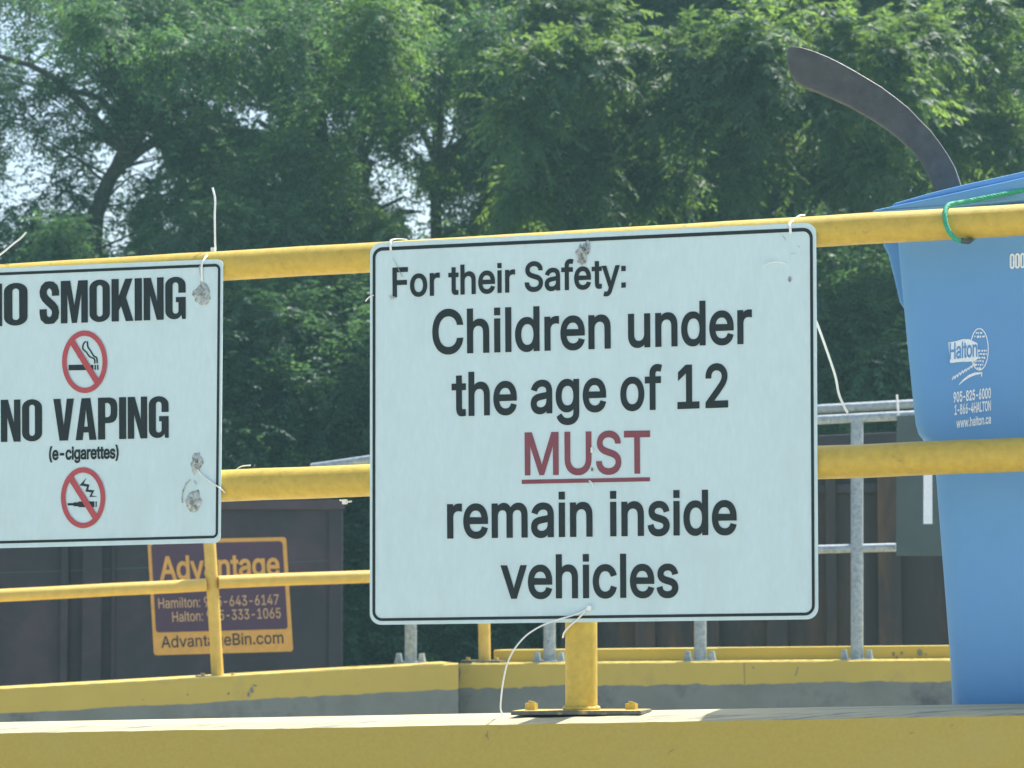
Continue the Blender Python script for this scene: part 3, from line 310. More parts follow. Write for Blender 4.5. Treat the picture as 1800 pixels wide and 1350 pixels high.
M['concrete'] = mat('grey_concrete', (0.19, 0.215, 0.19), 0.85, var=0.18, scale=4, bump=0.4, bscale=60, dark=(0.085, 0.09, 0.10), dscale=4, dlo=0.5, dhi=0.7)
M['galv'] = mat('galvanised_steel', (0.34, 0.40, 0.42), 0.5, metal=0.35, var=0.2, scale=40, dark=(0.24, 0.29, 0.31), dscale=60, dlo=0.5, dhi=0.6)
M['steel'] = mat('dirty_steel', (0.14, 0.15, 0.14), 0.6, metal=0.4, var=0.3, scale=60, dark=(0.40, 0.33, 0.12), dscale=60, dlo=0.55, dhi=0.62)
M['blue'] = mat('blue_plastic', (0.140, 0.345, 0.63), 0.55, var=0.07, scale=5, bump=0.15, bscale=500, dark=(0.10, 0.27, 0.54), dscale=2.5, dlo=0.42, dhi=0.8, spec=0.35)
M['print'] = mat('white_print', (0.78, 0.85, 0.87), 0.6, var=0.12, scale=200)
M['tie'] = mat('white_nylon', (0.80, 0.83, 0.80), 0.4, var=0.05, scale=50)
M['rope'] = mat('green_rope_fibre', (0.03, 0.36, 0.22), 0.6, var=0.3, scale=300, bump=0.5, bscale=500)
M['blade'] = mat('dark_grey_blade', (0.060, 0.068, 0.068), 0.45, var=0.25, scale=30, bump=0.5, bscale=160, dark=(0.17, 0.165, 0.15), dscale=30, dlo=0.62, dhi=0.72)
M['bin'] = mat('dark_plum_steel', (0.032, 0.034, 0.043), 0.6, var=0.2, scale=3, bump=0.2, bscale=40, dark=(0.075, 0.054, 0.066), dscale=1.6, dlo=0.48, dhi=0.66)
M['bin_brown'] = mat('rusty_dark_steel', (0.040, 0.037, 0.037), 0.7, var=0.25, scale=2, bump=0.3, bscale=30, dark=(0.105, 0.066, 0.036), dscale=2.6, dlo=0.46, dhi=0.64, stretch=((1.6, 1.6, 0.35), 0))
M['decal'] = mat('plum_decal', (0.085, 0.045, 0.080), 0.5, var=0.06, scale=10)
M['gold'] = mat('gold_decal', (0.74, 0.40, 0.085), 0.5, var=0.10, scale=30)
M['gold_text'] = mat('pale_gold_text', (0.62, 0.40, 0.19), 0.5, var=0.1, scale=30)
M['board'] = mat('grey_board', (0.065, 0.095, 0.095), 0.6, var=0.08, scale=8)
M['bark'] = mat('dark_bark', (0.045, 0.045, 0.035), 0.9, var=0.35, scale=12, bump=0.8, bscale=30)
M['bin_rim'] = mat('plum_steel', (0.072, 0.054, 0.066), 0.6, var=0.2, scale=5, bump=0.2, bscale=40)
M['ground'] = mat('yard_concrete', (0.45, 0.415, 0.34), 0.9, var=0.12, scale=0.8, bump=0.3, bscale=40, dark=(0.20, 0.195, 0.185), dscale=0.4, dlo=0.5, dhi=0.7)
M['grass'] = mat('verge_earth', (0.06, 0.08, 0.03), 0.95, var=0.4, scale=2)

# ---------------------------------------------------------------- setting
g = MB(); g.add([(-150, -60, 0), (150, -60, 0), (150, 220, 0), (-150, 220, 0)], [(0, 1, 2, 3)])
prop(g.build('ground', M['ground']), 'grey yard ground under the walls and bins', 'ground', kind='structure')
g = MB(); g.add([(-149, 18.5, .004), (149, 18.5, .004), (149, 219, .004), (-149, 219, .004)], [(0, 1, 2, 3)])
prop(g.build('verge', M['grass']), 'dark earth and grass under the trees', 'verge', kind='structure')

VEIL_DENSITY = 0.0022  # volume added to lift dark tones, standing in for the veil of window glass
if VEIL_DENSITY:
    mb = MB(); mb.box((0, 80, 5.0), ((1, 0, 0), (0, 1, 0), (0, 0, 1)), (152, 142, 6.0))
    hm = bpy.data.materials.new('veil_volume'); hm.use_nodes = True; n = hm.node_tree; n.nodes.clear()
    ho = n.nodes.new('ShaderNodeOutputMaterial'); hv = n.nodes.new('ShaderNodeVolumePrincipled')
    hv.inputs['Color'].default_value = (.50, .92, .95, 1); hv.inputs['Density'].default_value = VEIL_DENSITY; hv.inputs['Anisotropy'].default_value = .2
    n.links.new(hv.outputs[0], ho.inputs['Volume'])
    prop(mb.build('veil', hm), 'thin pale added haze between the railing and the trees', 'veil', kind='stuff')

# near wall: painted front, worn bevelled top edge, a lower step behind that carries the blue cart, extended unseen to bounce sunlight onto the rails
A = F.at(0, 1289, .10); B = F.at(1800, 1258, .10); dS = (B - A) / (B - A).dot(F.u)
def wall_z(s):                                # height of the front arris at position s along the wall
    return A.z + dS.z * (s - F.s(A))
rings = []; NS = 260; s0, s1 = -5.0, 3.4
for i in range(NS + 1):
    s = s0 + (s1 - s0) * i / NS; z = wall_z(s); j = lambda a: random.uniform(-a, a)
    sec = [(.10, 0.0), (.10, z + j(.0006)), (.062 + j(.002), z + .0105 + j(.0008)), (-.09 + j(.002), z + .0165), (-.10, z + .008), (-.10, z - .10), (-2.8, z - .10), (-2.8, 0.0)]
    rings.append([F.pos(s, zz, oo) for oo, zz in sec])
mb = MB(); m_ = len(rings[0]); vs = [p for r_ in rings for p in r_]; fs = []; mi = []
for i in range(NS):
    for k in range(m_):
        k2 = (k + 1) % m_; fs.append((i * m_ + k, i * m_ + k2, (i + 1) * m_ + k2, (i + 1) * m_ + k)); mi.append({0: 0, 1: 1, 2: 1, 3: 1, 4: 2, 5: 3, 6: 2, 7: 2}[k])
fs += [tuple(range(m_)), tuple(NS * m_ + k for k in range(m_))]; mi += [2, 2]
mb.add(vs, fs); mb.mi = mi
near_wall = mb.build('parapet_wall', [M['wall'], M['wall_top'], M['concrete'], M['ground']])
prop(near_wall, 'long yellow painted concrete parapet with a worn pale top edge under the signs', 'wall')
mb = MB()
for pts in ([(858, 1284), (857, 1290), (853, 1295)], [(852, 1290), (857, 1294), (859, 1302)], [(877, 1276), (878, 1283)], [(1173, 1325), (1180, 1320), (1185, 1317)], [(1598, 1290), (1606, 1287)], [(1670, 1279), (1675, 1274)]):
    flat_px(mb, [stroke(pts, [.15 + .45 * random.random() for _ in pts])], F, .1003, .0004)
mb.build('crack', M['steel'], near_wall)

# near railing
rail = thing('pipe_railing', F.pos(F.s(F.at(1022, 1256)), wall_z(0) + .0125), 'yellow painted pipe railing that carries both white signs', 'railing')
def rail_line(y_l, x_l, y_r, x_r, r, name, a=-600, b=2450):
    P, Q = F.at(x_l, y_l), F.at(x_r, y_r); d = Q - P
    n = 40; pts = []
    for i in range(n + 1):
        t = (a + (b - a) * i / n - x_l) / (x_r - x_l); pts.append(P + d * t + Vector((0, 0, random.uniform(-.0006, .0006))))
    mb = MB(); mb.tube(pts, r, 28); return mb.build(name, M['pipe'], rail, smooth=True)
rail_line(467, 395, 386, 1800, .0305, 'top_rail')
rail_line(854, 395, 799, 1800, .0325, 'mid_rail')
def near_post(px_b, py_b, main=False):
    s = F.s(F.at(px_b, py_b)); zb = wall_z(s) + .0125
    zt = F.at(px_b, 467 - (px_b - 395) * 81 / 1405).z
    mb = MB(); mb.tube([F.pos(s, zb + .004), F.pos(s, zb + .2), F.pos(s, zt)], .0315, 28)
    p = mb.build('post', M['pipe'], rail, smooth=True)
    ax = (F.u + Vector((0, 0, .012)), F.n, Vector((0, 0, 1)))
    mb = MB(); mb.box(F.pos(s, zb + .0060), ax, (.13, .052, .0042)); mb.v = [(v[0], v[1], v[2]) for v in mb.v]
    mb.mi[5] = 1; pl = mb.build('base_plate', [M['steel'], M['pipe']], p, bevel=.002)
    for ds, do in ((-.098, .012), (.098, -.012)):
        mb = MB(); c = F.pos(s + ds, zb + .010, do)
        mb.tube([c, c + Vector((0, 0, .013))], .0125, 6); mb.tube([c + Vector((0, 0, .012)), c + Vector((.001, 0, .0165))], .007, 10)
        mb.build('bolt', M['pipe'], p)
    mb = MB(); ringp = [F.pos(s + .033 * math.cos(a), zb + .0125 + random.uniform(-.001, .002), .033 * math.sin(a)) for a in [2 * math.pi * k / 20 for k in range(21)]]
    mb.tube(ringp, .0045, 8); mb.build('weld', M['pipe'], p)
near_post(1022, 1252)
near_post(1022 - 1750, 1275); near_post(1022 + 1780, 1225)

# ---------------------------------------------------------------- signs
def sign_plate(parent, q, radii, o, th=.0022):
    f = quad_map(q); W = q[1][0] - q[0][0]; H = q[3][1] - q[0][1]
    out = rrect(0, 0, W, H, radii); loop = [f(x / W, y / H) for x, y in out]
    mb = MB(); front = [F.at(x, y, o) for x, y in loop]; mb.prism(front, F.n * -th)
    return f, W, H, mb
def ring_strip(mb, f, W, H, ins, wid, r, plane, o, th=.0005):
    """rounded border line: ins = left, top, right, bottom insets; wid the same for widths"""
    a = rrect(ins[0], ins[1], W - ins[2], H - ins[3], r); b = rrect(ins[0] + wid[0], ins[1] + wid[1], W - ins[2] - wid[2], H - ins[3] - wid[3], max(2, r - 5))
    flat_px(mb, [[f(x / W, y / H) for x, y in a], [f(x / W, y / H) for x, y in b]], plane, o, th)
def torn(parent, cx, cy, rx, ry, o, seed, rag=.25, dz=.004, poly=None, label=None):
    rr = random.Random(seed); n = 18; mb = MB()
    rims = []
    for ring in (1.0, .62, .3):
        rims.append([F.at(cx + rx * ring * math.cos(2 * math.pi * k / n) * (1 + rr.uniform(-rag, rag)), cy + ry * ring * math.sin(2 * math.pi * k / n) * (1 + rr.uniform(-rag, rag)), o + (.0003 if ring == 1 else rr.uniform(.0006, dz))) for k in range(n)])
    mb.loft(rims, caps=False); c = len(mb.v); mb.v.append(tuple(F.at(cx, cy, o + dz))); b = 2 * n
    for k in range(n): mb.f.append((b + k, b + (k + 1) % n, c)); mb.mi.append(0)
    return mb.build('torn_patch', M['tear'], parent, label=label)
OS = .0375                                    # sign faces stand this far in front of the railing's centre line

# main sign
q1 = [(650.5, 427), (1434.5, 390.5), (1438.5, 1088.5), (650, 1098.5)]
main = thing('safety_sign', F.at(1045, 1093, OS), 'large white rectangular sign telling that children under 12 must remain inside vehicles', 'sign')
f1, W1, H1, mb = sign_plate(main, q1, 20, OS); mb.build('panel', M['sign'], main)
mb = MB(); ring_strip(mb, f1, W1, H1, (4.5, 8.5, 6.0, 6.5), (5, 6.2, 5.2, 5), 17, F, OS + .0004); mb.build('border', M['ink'], main)
def line(mb, s, b0, b1, h, off=7.0, tight=0, lean=-.006): lettering(mb, text_contours(s, tight), 509, F, b0, b1, h, OS + .0004, offset=off, lean=lean)
for args in (('For their Safety:', (690, 521.5), (1100, 504), 49.5, 16), ('Children under', (760, 621), (1322, 602), 74, 16), ('the age of 12', (794, 730), (1280, 714), 73, 16),
             ('remain inside', (786, 944.5), (1295, 937.5), 75, 16), ('vehicles', (880, 1050.5), (1192.5, 1048), 73, 16)):
    mb = MB(); line(mb, *args); mb.build('lettering', M['ink'], main)
mb = MB(); line(mb, 'MUST', (922.5, 834), (1143, 830.5), 72, 13)
mb.build('red_lettering', M['red'], main, label='faded red word in the middle of the sign'); mb = MB()
flat_px(mb, [[(917, 843.5), (1142.5, 839), (1142.5, 846), (917, 850.7)]], F, OS + .0004, .0008)
mb.build('underline', M['red'], main, label='red line under the red word')
torn(main, 1031, 436, 7, 12, OS + .0013, 3, .3, .006); torn(main, 1021, 449, 9, 18, OS + .0013, 5, .35, .004)
torn(main, 1388, 491, 3.4, 5, OS + .0004, 8, .3, .003)
torn(main, 1041, 825, 2.2, 3.6, OS + .0013, 9, .3, .002)
mb = MB(); flat_px(mb, [[(684, 519), (691, 521), (697, 522.5), (687, 526)]], F, OS + .0014, .002); mb.build('torn_patch', M['tear'], main)
for pts in ([(690, 454), (695, 462), (699, 470), (703, 478), (708, 487)], [(1376, 414), (1379, 419), (1381, 422)], [(1402, 432), (1406, 435)], [(1390, 446), (1399, 445)]):
    mb = MB(); flat_px(mb, [stroke(pts, .5)], F, OS + .0013, .0006); mb.build('scratch', M['tear'], main)

# no smoking sign
q2 = [(-96, 475), (392, 455), (387.5, 954), (-96, 966)]
nos = thing('no_smoking_sign', F.at(148, 960, OS), 'white sign forbidding smoking and vaping with two red crossed circles', 'sign')
f2, W2, H2, mb = sign_plate(nos, q2, 11, OS); mb.build('panel', M['sign'], nos)
mb = MB(); ring_strip(mb, f2, W2, H2, (5, 8, 4.5, 8), (4.5, 5, 4.3, 4.6), 10, F, OS + .0004); mb.build('border', M['ink'], nos)
for cs, cap, b0, b1, hh, off, ln in ((heavy_contours('NO'), 1, (-37, 575), (48.5, 571.5), 75, 0, -.004), (heavy_contours('SMOKING'), 1, (69.5, 570), (326.5, 560.5), 74.5, 0, -.004),
                                 (heavy_contours('NO'), 1, (1.5, 777), (74, 775.5), 74, 0, -.004), (heavy_contours('VAPING'), 1, (94, 775), (296.5, 769.5), 73.5, 0, -.004),
                                 (text_contours('(e-cigarettes)', -12), 509, (86, 808), (208.5, 805), 21, 27, 0)):
    mb = MB(); lettering(mb, cs, cap, F, b0, b1, hh, OS + .0004, offset=off, lean=ln); mb.build('lettering', M['ink'], nos)
def prohibition(cx, cy, rx, ry, vape):
    mb = MB(); flat_px(mb, [ellipse(cx, cy, rx, ry), ellipse(cx, cy, rx - 8.2, ry - 9.2)[::-1]], F, OS + .0014, .0006)
    a = (cx - rx * .60, cy - ry * .70); b = (cx + rx * .60, cy + ry * .70)
    flat_px(mb, [stroke([a, b], 5.2)], F, OS + .0016, .0006)
    sym = mb.build('prohibition_symbol', M['red2'], nos)
    mb = MB()
    if not vape:
        flat_px(mb, [[(cx - 28, cy + 5.5), (cx + 8, cy + 5), (cx + 8, cy + 14.5), (cx - 28, cy + 15)]], F, OS + .0004, .0006)
        for a0, b0 in ((11, 15.5), (17.5, 20), (22, 24.5)): flat_px(mb, [[(cx + a0, cy + 5.5), (cx + b0, cy + 5.5), (cx + b0, cy + 14), (cx + a0, cy + 14)]], F, OS + .0004, .0006)
        for dx, dy in ((0, 0), (7, -5)):
            flat_px(mb, [stroke([p[:2] for p in smooth_path([(cx + 18 + dx * .6, cy + 3, 0), (cx + 17 + dx * .6, cy - 5 + dy * .4, 0), (cx + 9 + dx, cy - 9 + dy * .3, 0), (cx + 3 + dx, cy - 17 + dy * .6, 0), (cx - 3 + dx * 1.3, cy - 23 + dy * .5, 0), (cx - 2 + dx * 1.0, cy - 31 + dy * .2, 0), (cx + 2 + dx * .4, cy - 36, 0)], 5)], 1.25)], F, OS + .0004, .0006)
    else:
        flat_px(mb, [[(cx - 27, cy + 9.5), (cx - 18, cy + 9.5), (cx - 15, cy + 8), (cx - 9, cy + 8), (cx - 7, cy + 6.5), (cx + 20, cy + 6.5), (cx + 20, cy + 16.5), (cx - 7, cy + 16.5), (cx - 9, cy + 15), (cx - 15, cy + 15), (cx - 18, cy + 13.5), (cx - 27, cy + 13.5)]], F, OS + .0004, .0006)
        flat_px(mb, [[(cx + 22, cy + 6.5), (cx + 24, cy + 6.5), (cx + 24, cy + 16.5), (cx + 22, cy + 16.5)]], F, OS + .0004, .0006)
        flat_px(mb, [[(cx + 6, cy - 35), (cx + 1, cy - 25), (cx + 11, cy - 23), (cx + 9, cy - 14), (cx + 20, cy - 13), (cx + 15, cy - 4), (cx + 25, cy - 2), (cx + 11, cy - 1.5), (cx + 15, cy - 9.5), (cx + 4, cy - 11), (cx + 7, cy - 19.5), (cx - 6, cy - 22)]], F, OS + .0004, .0006)
    mb.build('cigarette', M['ink'], sym)
prohibition(148.6, 636, 39.7, 55, False)
prohibition(145.9, 875, 39, 53.5, True)
torn(nos, 355.5, 518, 15, 20, OS + .0004, 21, .22, .005)
torn(nos, 346, 815, 9, 18, OS + .0004, 22, .35, .006); torn(nos, 341, 880, 14, 19, OS + .0004, 24, .22, .005)
for pts, hw in (([(335, 843), (327, 850), (322, 862), (320, 875), (321, 884)], 1.1), ([(350.5, 467), (352, 480), (354, 492), (352, 499)], .8), ([(341, 845), (345, 852)], 1.0)):
    mb = MB(); flat_px(mb, [stroke(pts, hw)], F, OS + .0006, .001); mb.build('scratch', M['tear'], nos)

# ---------------------------------------------------------------- cable ties and rope
def px3(pts):                                 # (px, py, o) -> points
    return [F.at(*p) for p in pts]
def cable_tie(pts, label, r=.0023, head=None, n=7):
    P = smooth_path(px3(pts), n); mb = MB(); mb.tube(P, r, 8, flat=.6)
    if head:
        c = F.at(*head); mb.box(c, (F.u, F.n, Vector((0, 0, 1))), (.0046, .004, .0048))
    o = mb.build('cable_tie', M['tie'], origin=P[0], smooth=True)
    prop(o, label, 'cable tie', 'white cable ties on the railing and signs')
T = OS + .004
cable_tie([(355, 494, T - .002), (354.5, 478, T), (355, 464, T), (362, 451, T - .012), (370, 444, .0), (378, 440, -.012), (378, 425, -.014), (377.5, 380, -.016), (378, 350, -.02), (373.5, 330, -.028)], 'white cable tie with a long tail standing up at the corner of the smoking sign', head=(375, 439.5, -.002))
cable_tie([(-14, 482, T), (-12, 468, T - .006), (-4, 452, -.01), (10, 440, -.012), (24, 428, -.014), (36, 419, -.015), (46, 408, -.02)], 'white cable tie with slanting tail at the left edge above the smoking sign', head=(-6, 458, -.004))
cable_tie([(347, 826, T), (357, 837, T), (372, 848, T), (384, 856, T - .001), (391, 861, T - .006), (395, 866, .031)], 'white cable tie pulled across the lower corner of the smoking sign', r=.0025)
cable_tie([(412, 829, -.006), (420, 822, -.004), (428, 819, -.004), (440, 818, -.003)], 'short white tie end lying on the middle rail beside the smoking sign', r=.0022)
cable_tie([(598, 879, -.012), (608, 882, -.006), (618, 881, -.012)], 'white tie end poking out under the middle rail beside the big sign', r=.0030, head=(606, 882, -.004))
cable_tie([(687, 440, T - .002), (686.5, 430, T), (687, 423, T - .008), (693, 420.5, .0), (703, 420, -.008), (716, 421.5, -.012)], 'white cable tie looped over the rail at the top left corner of the big sign')
cable_tie([(657, 519, T), (651, 521, T), (646, 525, T - .012), (643, 529, .0)], 'small white tie stub at the left edge of the big sign', r=.0019)
cable_tie([(1389.5, 410, T - .002), (1389, 400, T), (1388, 393, T - .006), (1396, 386, .016), (1406, 379, .004), (1414, 378, -.010)], 'white cable tie looped over the rail at the top right corner of the big sign', r=.0026)
cable_tie([(1343, 467, T + .002), (1350, 463.5, T + .006), (1356, 461.5, T + .004), (1368, 460.5, T - .004), (1384, 464, T - .003)], 'short white tie end lying on the face of the big sign', r=.0020)
cable_tie([(1424, 540, .01), (1437, 571, -.01), (1452, 612, -.03), (1468, 660, -.05), (1474, 690, -.055), (1480, 706, -.06), (1490, 726, -.06)], 'long straight white cable tie tail hanging beside the right edge of the big sign', r=.0030)
cable_tie([(1035, 1067, T), (1022, 1076, T + .002), (1002, 1083, T + .004), (975, 1091, T + .01), (950, 1101, T + .02), (925, 1117, T + .03), (905, 1140, T + .035), (892, 1166, T + .035), (885, 1195, T + .03), (881, 1225, T + .02), (880, 1246, T + .005), (884, 1258, T - .004)], 'long white cable tie curving down from the bottom of the big sign to the wall', r=.0027, head=(1036, 1069, T + .002))
cable_tie([(1029, 1074, T), (1016, 1088, T), (1000, 1102, .036), (992, 1112, .028), (990, 1120, .01)], 'white cable tie wrapped round the post below the big sign', r=.0030)
cable_tie([(1040, 787, T - .002), (1040.5, 791, T + .001), (1040, 795, T - .002)], 'tiny white tie loop between the letters in the middle of the big sign', r=.0026)
cable_tie([(1036, 845, T - .002), (1041, 850, T + .001), (1043, 855, T - .002)], 'tiny white tie loop under the red word of the big sign', r=.0024)

P = smooth_path([F.at(1712, 418, -.012), F.at(1700, 423, .012), F.at(1684, 422, .032), F.at(1671, 411, .040), F.at(1663, 394, .041), F.at(1661, 376, .034), F.at(1664, 365, .016), F.at(1672, 359, -.012), F.at(1700, 354, -.05), F.at(1750, 344, -.075), F.at(1800, 334, -.09), F.at(1900, 315, -.095), F.at(2060, 290, -.10)], 9)
P = smooth_path(P, 5); mb = MB()
for ph in (0, 2.09, 4.19):                    # three twisted strands
    Q = []
    for i, p in enumerate(P):
        tn = (P[min(i + 1, len(P) - 1)] - P[max(i - 1, 0)]).normalized(); a_ = tn.cross(Vector((.3, .2, 1))).normalized(); b_ = tn.cross(a_); th = i * .42 + ph
        Q.append(p + a_ * (.0023 * math.cos(th)) + b_ * (.0023 * math.sin(th)))
    mb.tube(Q, .0027, 6)
prop(mb.build('rope', M['rope'], origin=P[20], smooth=True), 'bright green rope looped round the yellow top rail in front of the blue cart', 'rope')
mb = MB(); mb.tube(smooth_path([F.at(1688, 422, .03), F.at(1700, 424.5, .022), F.at(1710, 421, .01)], 4), [.004, .0055, .0055, .005, .005, .0055, .005, .004, .003], 8)
mb.build('knot', M['blade'], bpy.data.objects['rope'])

# ---------------------------------------------------------------- blue cart and the blade sticking out of it
OC = -.13
cart = thing('wheeled_cart', F.pos(F.s(F.at(1900, 1250, OC)), wall_z(1.0) - .10, OC - .3), 'big blue plastic waste cart behind the railing with white printing on it', 'waste cart')
sc = F.s(F.at(1640, 830, OC)) + .285; zb = wall_z(sc) - .10
def cart_ring(z, hw, hd, r, n=5):
    cs = []
    for x, y in rrect(sc - hw, 0, sc + hw, 2 * hd, r, n): cs.append(F.pos(x, z, OC - y))
    return cs
def cart_w(px, py): return sc - F.s(F.at(px, py, OC))
z_of = lambda px, py: F.at(px, py, OC).z
rings = [cart_ring(zb + .012, cart_w(1674, 1240) - .008, .25, .045), cart_ring(zb + .04, cart_w(1671, 1230), .255, .05)]
for k in range(1, 8):
    py = 1230 - (1230 - 780) * k / 7; px = 1671 - (1671 - 1636) * k / 7; rings.append(cart_ring(z_of(px, py), cart_w(px, py), .255 + .03 * k / 7, .05))
mb = MB(); mb.loft(rings); mb.build('body', M['blue'], cart, smooth=True)
rings = []
OCs = OC; OC = OC + .028
for px, py, dd in ((1634, 779, 0), (1622, 775, 0), (1611, 762, 0), (1606, 745, 0), (1600, 690, 0), (1592, 610, 0), (1584, 525, 0), (1577.5, 455, 0), (1573, 400, 0), (1571, 388, 0)):
    rings.append(cart_ring(z_of(px, py), cart_w(px, py), .315, .035, 5))
mb = MB(); mb.loft(rings); mb.build('collar', M['blue'], cart, smooth=True)
OC_FRONT = OC
# side grip flaring out behind the collar
mb = MB(); mb.prism([F.at(x, y, OC - .12) for x, y in ((1550, 415), (1553, 432), (1561, 447), (1572, 490), (1581, 530), (1600, 560), (1600, 415))], F.n * -.22)
mb.build('grip', M['blue'], cart, bevel=.004)
# lid, propped up at the right by what is inside
mb = MB(); mb.prism([F.at(x, y, OC + .012) for x, y in ((1531, 372), (1540, 368), (1648, 345.5), (1800, 311.5), (2100, 243), (2112, 250), (2112, 340), (1800, 352), (1600, 372))], F.n * -.68)
lid = mb.build('lid', M['blue'], cart, bevel=.004)
mb = MB(); mb.prism([F.at(x, y, OC - .004) for x, y in ((1566, 364), (1571, 357), (1640, 337.5), (1700, 323), (1800, 301), (2085, 234), (2092, 247), (1800, 313))], F.n * -.64)
mb.build('lid_panel', M['blue'], lid, bevel=.004)
OP = OC_FRONT
for cs, cap, b0, b1, hh, off in ((heavy_contours('OOOO'), 1, (1775, 473), (1811, 470.5), 27, 0), (text_contours('905-825-6000'), 509, (1676, 707), (1742, 699), 17, 24),
                                 (text_contours('1-866-4HALTON'), 509, (1678, 729), (1742, 721), 16.5, 24), (text_contours('www.halton.ca'), 509, (1681, 752), (1742, 744), 15, 24)):
    mb = MB(); lettering(mb, cs, cap, F, b0, b1, hh, OP + .0005, offset=off); mb.build('lettering', M['print'], cart)
mb = MB()
# emblem: oval seal, block lettering with a white outline, script line and swoosh
flat_px(mb, [ellipse(1721.5, 614, 16.5, 37.5, 40, 0.0), ellipse(1721.5, 614, 14.9, 35.5, 40, 0.0)[::-1]], F, OP + .0005, .0008)
rr = random.Random(4)
for row in range(11):
    y = 584 + row * 6.2; hw = 13.5 * math.sqrt(max(.05, 1 - ((y - 614) / 35) ** 2)); x = 1721.5 - hw + 1
    if row < 2 or row > 4:
        while x < 1721.5 + hw - 2:
            l = rr.uniform(1.5, 4.5); flat_px(mb, [[(x, y), (x + l, y - .5), (x + l, y + rr.uniform(2, 4)), (x, y + rr.uniform(2, 4))]], F, OP + .0005, .0008); x += l + rr.uniform(.8, 2.6)
flat_px(mb, [[(1667, 602), (1679, 600), (1692, 596), (1703, 596), (1718, 603), (1720, 630), (1712, 635), (1700, 636), (1690, 636), (1670, 638)]], F, OP + .0010, .0008)
for k in range(8):
    x = 1674 + k * 5; h = 5 + 3 * rr.random(); y = 668 - k * 3.3
    flat_px(mb, [stroke([(x, y), (x + 1.5, y - h * .6), (x + 3, y - h), (x + 4.2, y - h * .3), (x + 5, y - 2)], .95)], F, OP + .0005, .0008)
flat_px(mb, [stroke([(1686, 676), (1694, 668), (1704, 661), (1714, 657), (1726, 655.5)], [.6, 1.6, 2.2, 2.4, 1.4])], F, OP + .0005, .0008)
flat_px(mb, [stroke([(1726, 654), (1725.5, 662)], .8)], F, OP + .0005, .0008)
emb = mb.build('emblem', M['print'], cart)
mb = MB(); lettering(mb, text_contours('Halton', -14), 509, F, (1669, 631), (1718, 626), 27, OP + .0019, offset=18); mb.build('lettering', M['blue'], emb)

blade_px = [(120, 90), (160, 90), (200, 95), (300, 125), (400, 165), (500, 215), (600, 270), (700, 330), (800, 390), (900, 465), (1000, 545), (1080, 630), (1160, 710), (1230, 800), (1290, 890), (1340, 980), (1385, 1110), (1420, 1230), (1440, 1400), (1270, 1400), (1230, 1260), (1190, 1160), (1150, 1060), (1090, 950), (1020, 860), (920, 770), (840, 705), (750, 645), (650, 585), (540, 525), (430, 475), (330, 430), (220, 390), (160, 350), (120, 290), (95, 200), (96, 120)]
mb = MB(); mb.prism([F.at(1360 + x / 4.2194, 60 + y / 4.2194, -.36) for x, y in blade_px], F.n * -.030)
bl = mb.build('curved_blade', M['blade'], origin=F.at(1660, 350, -.36), bevel=.004)
prop(bl, 'dark grey curved flat blade sticking up out of the blue cart', 'blade')

# ---------------------------------------------------------------- far walls and railings
def far_wall(name, plane, top, bot, a, b, thick, label, seed, notch=0):
    """top/bot: two pixel points of the top edge and of the ragged lower edge of the paint"""
    T0, T1 = plane.at(*top[0]), plane.at(*top[1]); B0, B1 = plane.at(*bot[0]), plane.at(*bot[1])
    rr = random.Random(seed)
    def zl(P, Q, s): t = (s - plane.s(P)) / (plane.s(Q) - plane.s(P)); return P.z + (Q.z - P.z) * t
    n = 300; rings = []; walk = 0
    for i in range(n + 1):
        s = a + (b - a) * i / n; zt = zl(T0, T1, s); zp = zl(B0, B1, s)
        walk = walk * .9 + rr.uniform(-.0022, .0022)
        sec = [(0, 0.0), (0, zp + walk + (rr.uniform(-.006, .003) if rr.random() < .1 else 0)), (0, zt - .006 + rr.uniform(-.0015, .0015)), (-.008, zt + rr.uniform(-.001, .001)), (-thick, zt), (-thick, 0.0)]
        rings.append([plane.pos(s, z, o) for o, z in sec])
    mb = MB(); m_ = 6; vs = [p for r_ in rings for p in r_]; fs = []; mi = []
    for i in range(n):
        for k in range(m_):
            k2 = (k + 1) % m_; fs.append((i * m_ + k, i * m_ + k2, (i + 1) * m_ + k2, (i + 1) * m_ + k)); mi.append((1, 0, 2, 2, 1, 1)[k])
    fs += [tuple(range(m_)), tuple(n * m_ + k for k in range(m_))]; mi += [1, 1]
    mb.add(vs, fs); mb.mi = mi
    return prop(mb.build(name, [M['wall_far'], M['concrete'], M['wall_far']]), label, 'wall')
sBLr = BL.s(BL.at(806, 1166)); sBRl = BR.s(BR.at(806, 1166))
lw = far_wall('retaining_wall', BL, ((0, 1211), (806, 1165.5)), ((0, 1256), (806, 1210)), -4.5, sBLr, .35, 'sloping far concrete wall, yellow above grey, in front of the dark plum bin', 31)
rw = far_wall('retaining_wall', BR, ((806, 1166), (1670, 1158.5)), ((806, 1209), (1670, 1196.5)), sBRl + .003, 4.2, .35, 'level far concrete wall, yellow above grey, under the galvanised railing', 32)
mb = MB()
for pts, wd in (([(806, 1167), (807, 1174), (809, 1182), (807, 1192), (806, 1208)], 1.0), ([(1403, 1172), (1401, 1179), (1398, 1188)], .8), ([(1323, 1172), (1325, 1176)], .9), ([(1308, 1165), (1309, 1205)], .5)):
    flat_px(mb, [stroke(pts, wd)], BR, .002, .0008)
mb.build('crack', M['concrete'], rw)
mb = MB()
for cx, cy, rx, ry in ((443, 1213, 3, 5), (437, 1221, 2, 4), (402, 1219, 2, 2), (448, 1205, 4, 1.2), (330, 1221, 1.5, 2), (252, 1230, 1, 1)):
    flat_px(mb, [[(x + random.uniform(-.8, .8), y + random.uniform(-.8, .8)) for x, y in ellipse(cx, cy, rx, ry, 9)]], BL, .002, .001)
mb.build('scuff', M['concrete'], lw)
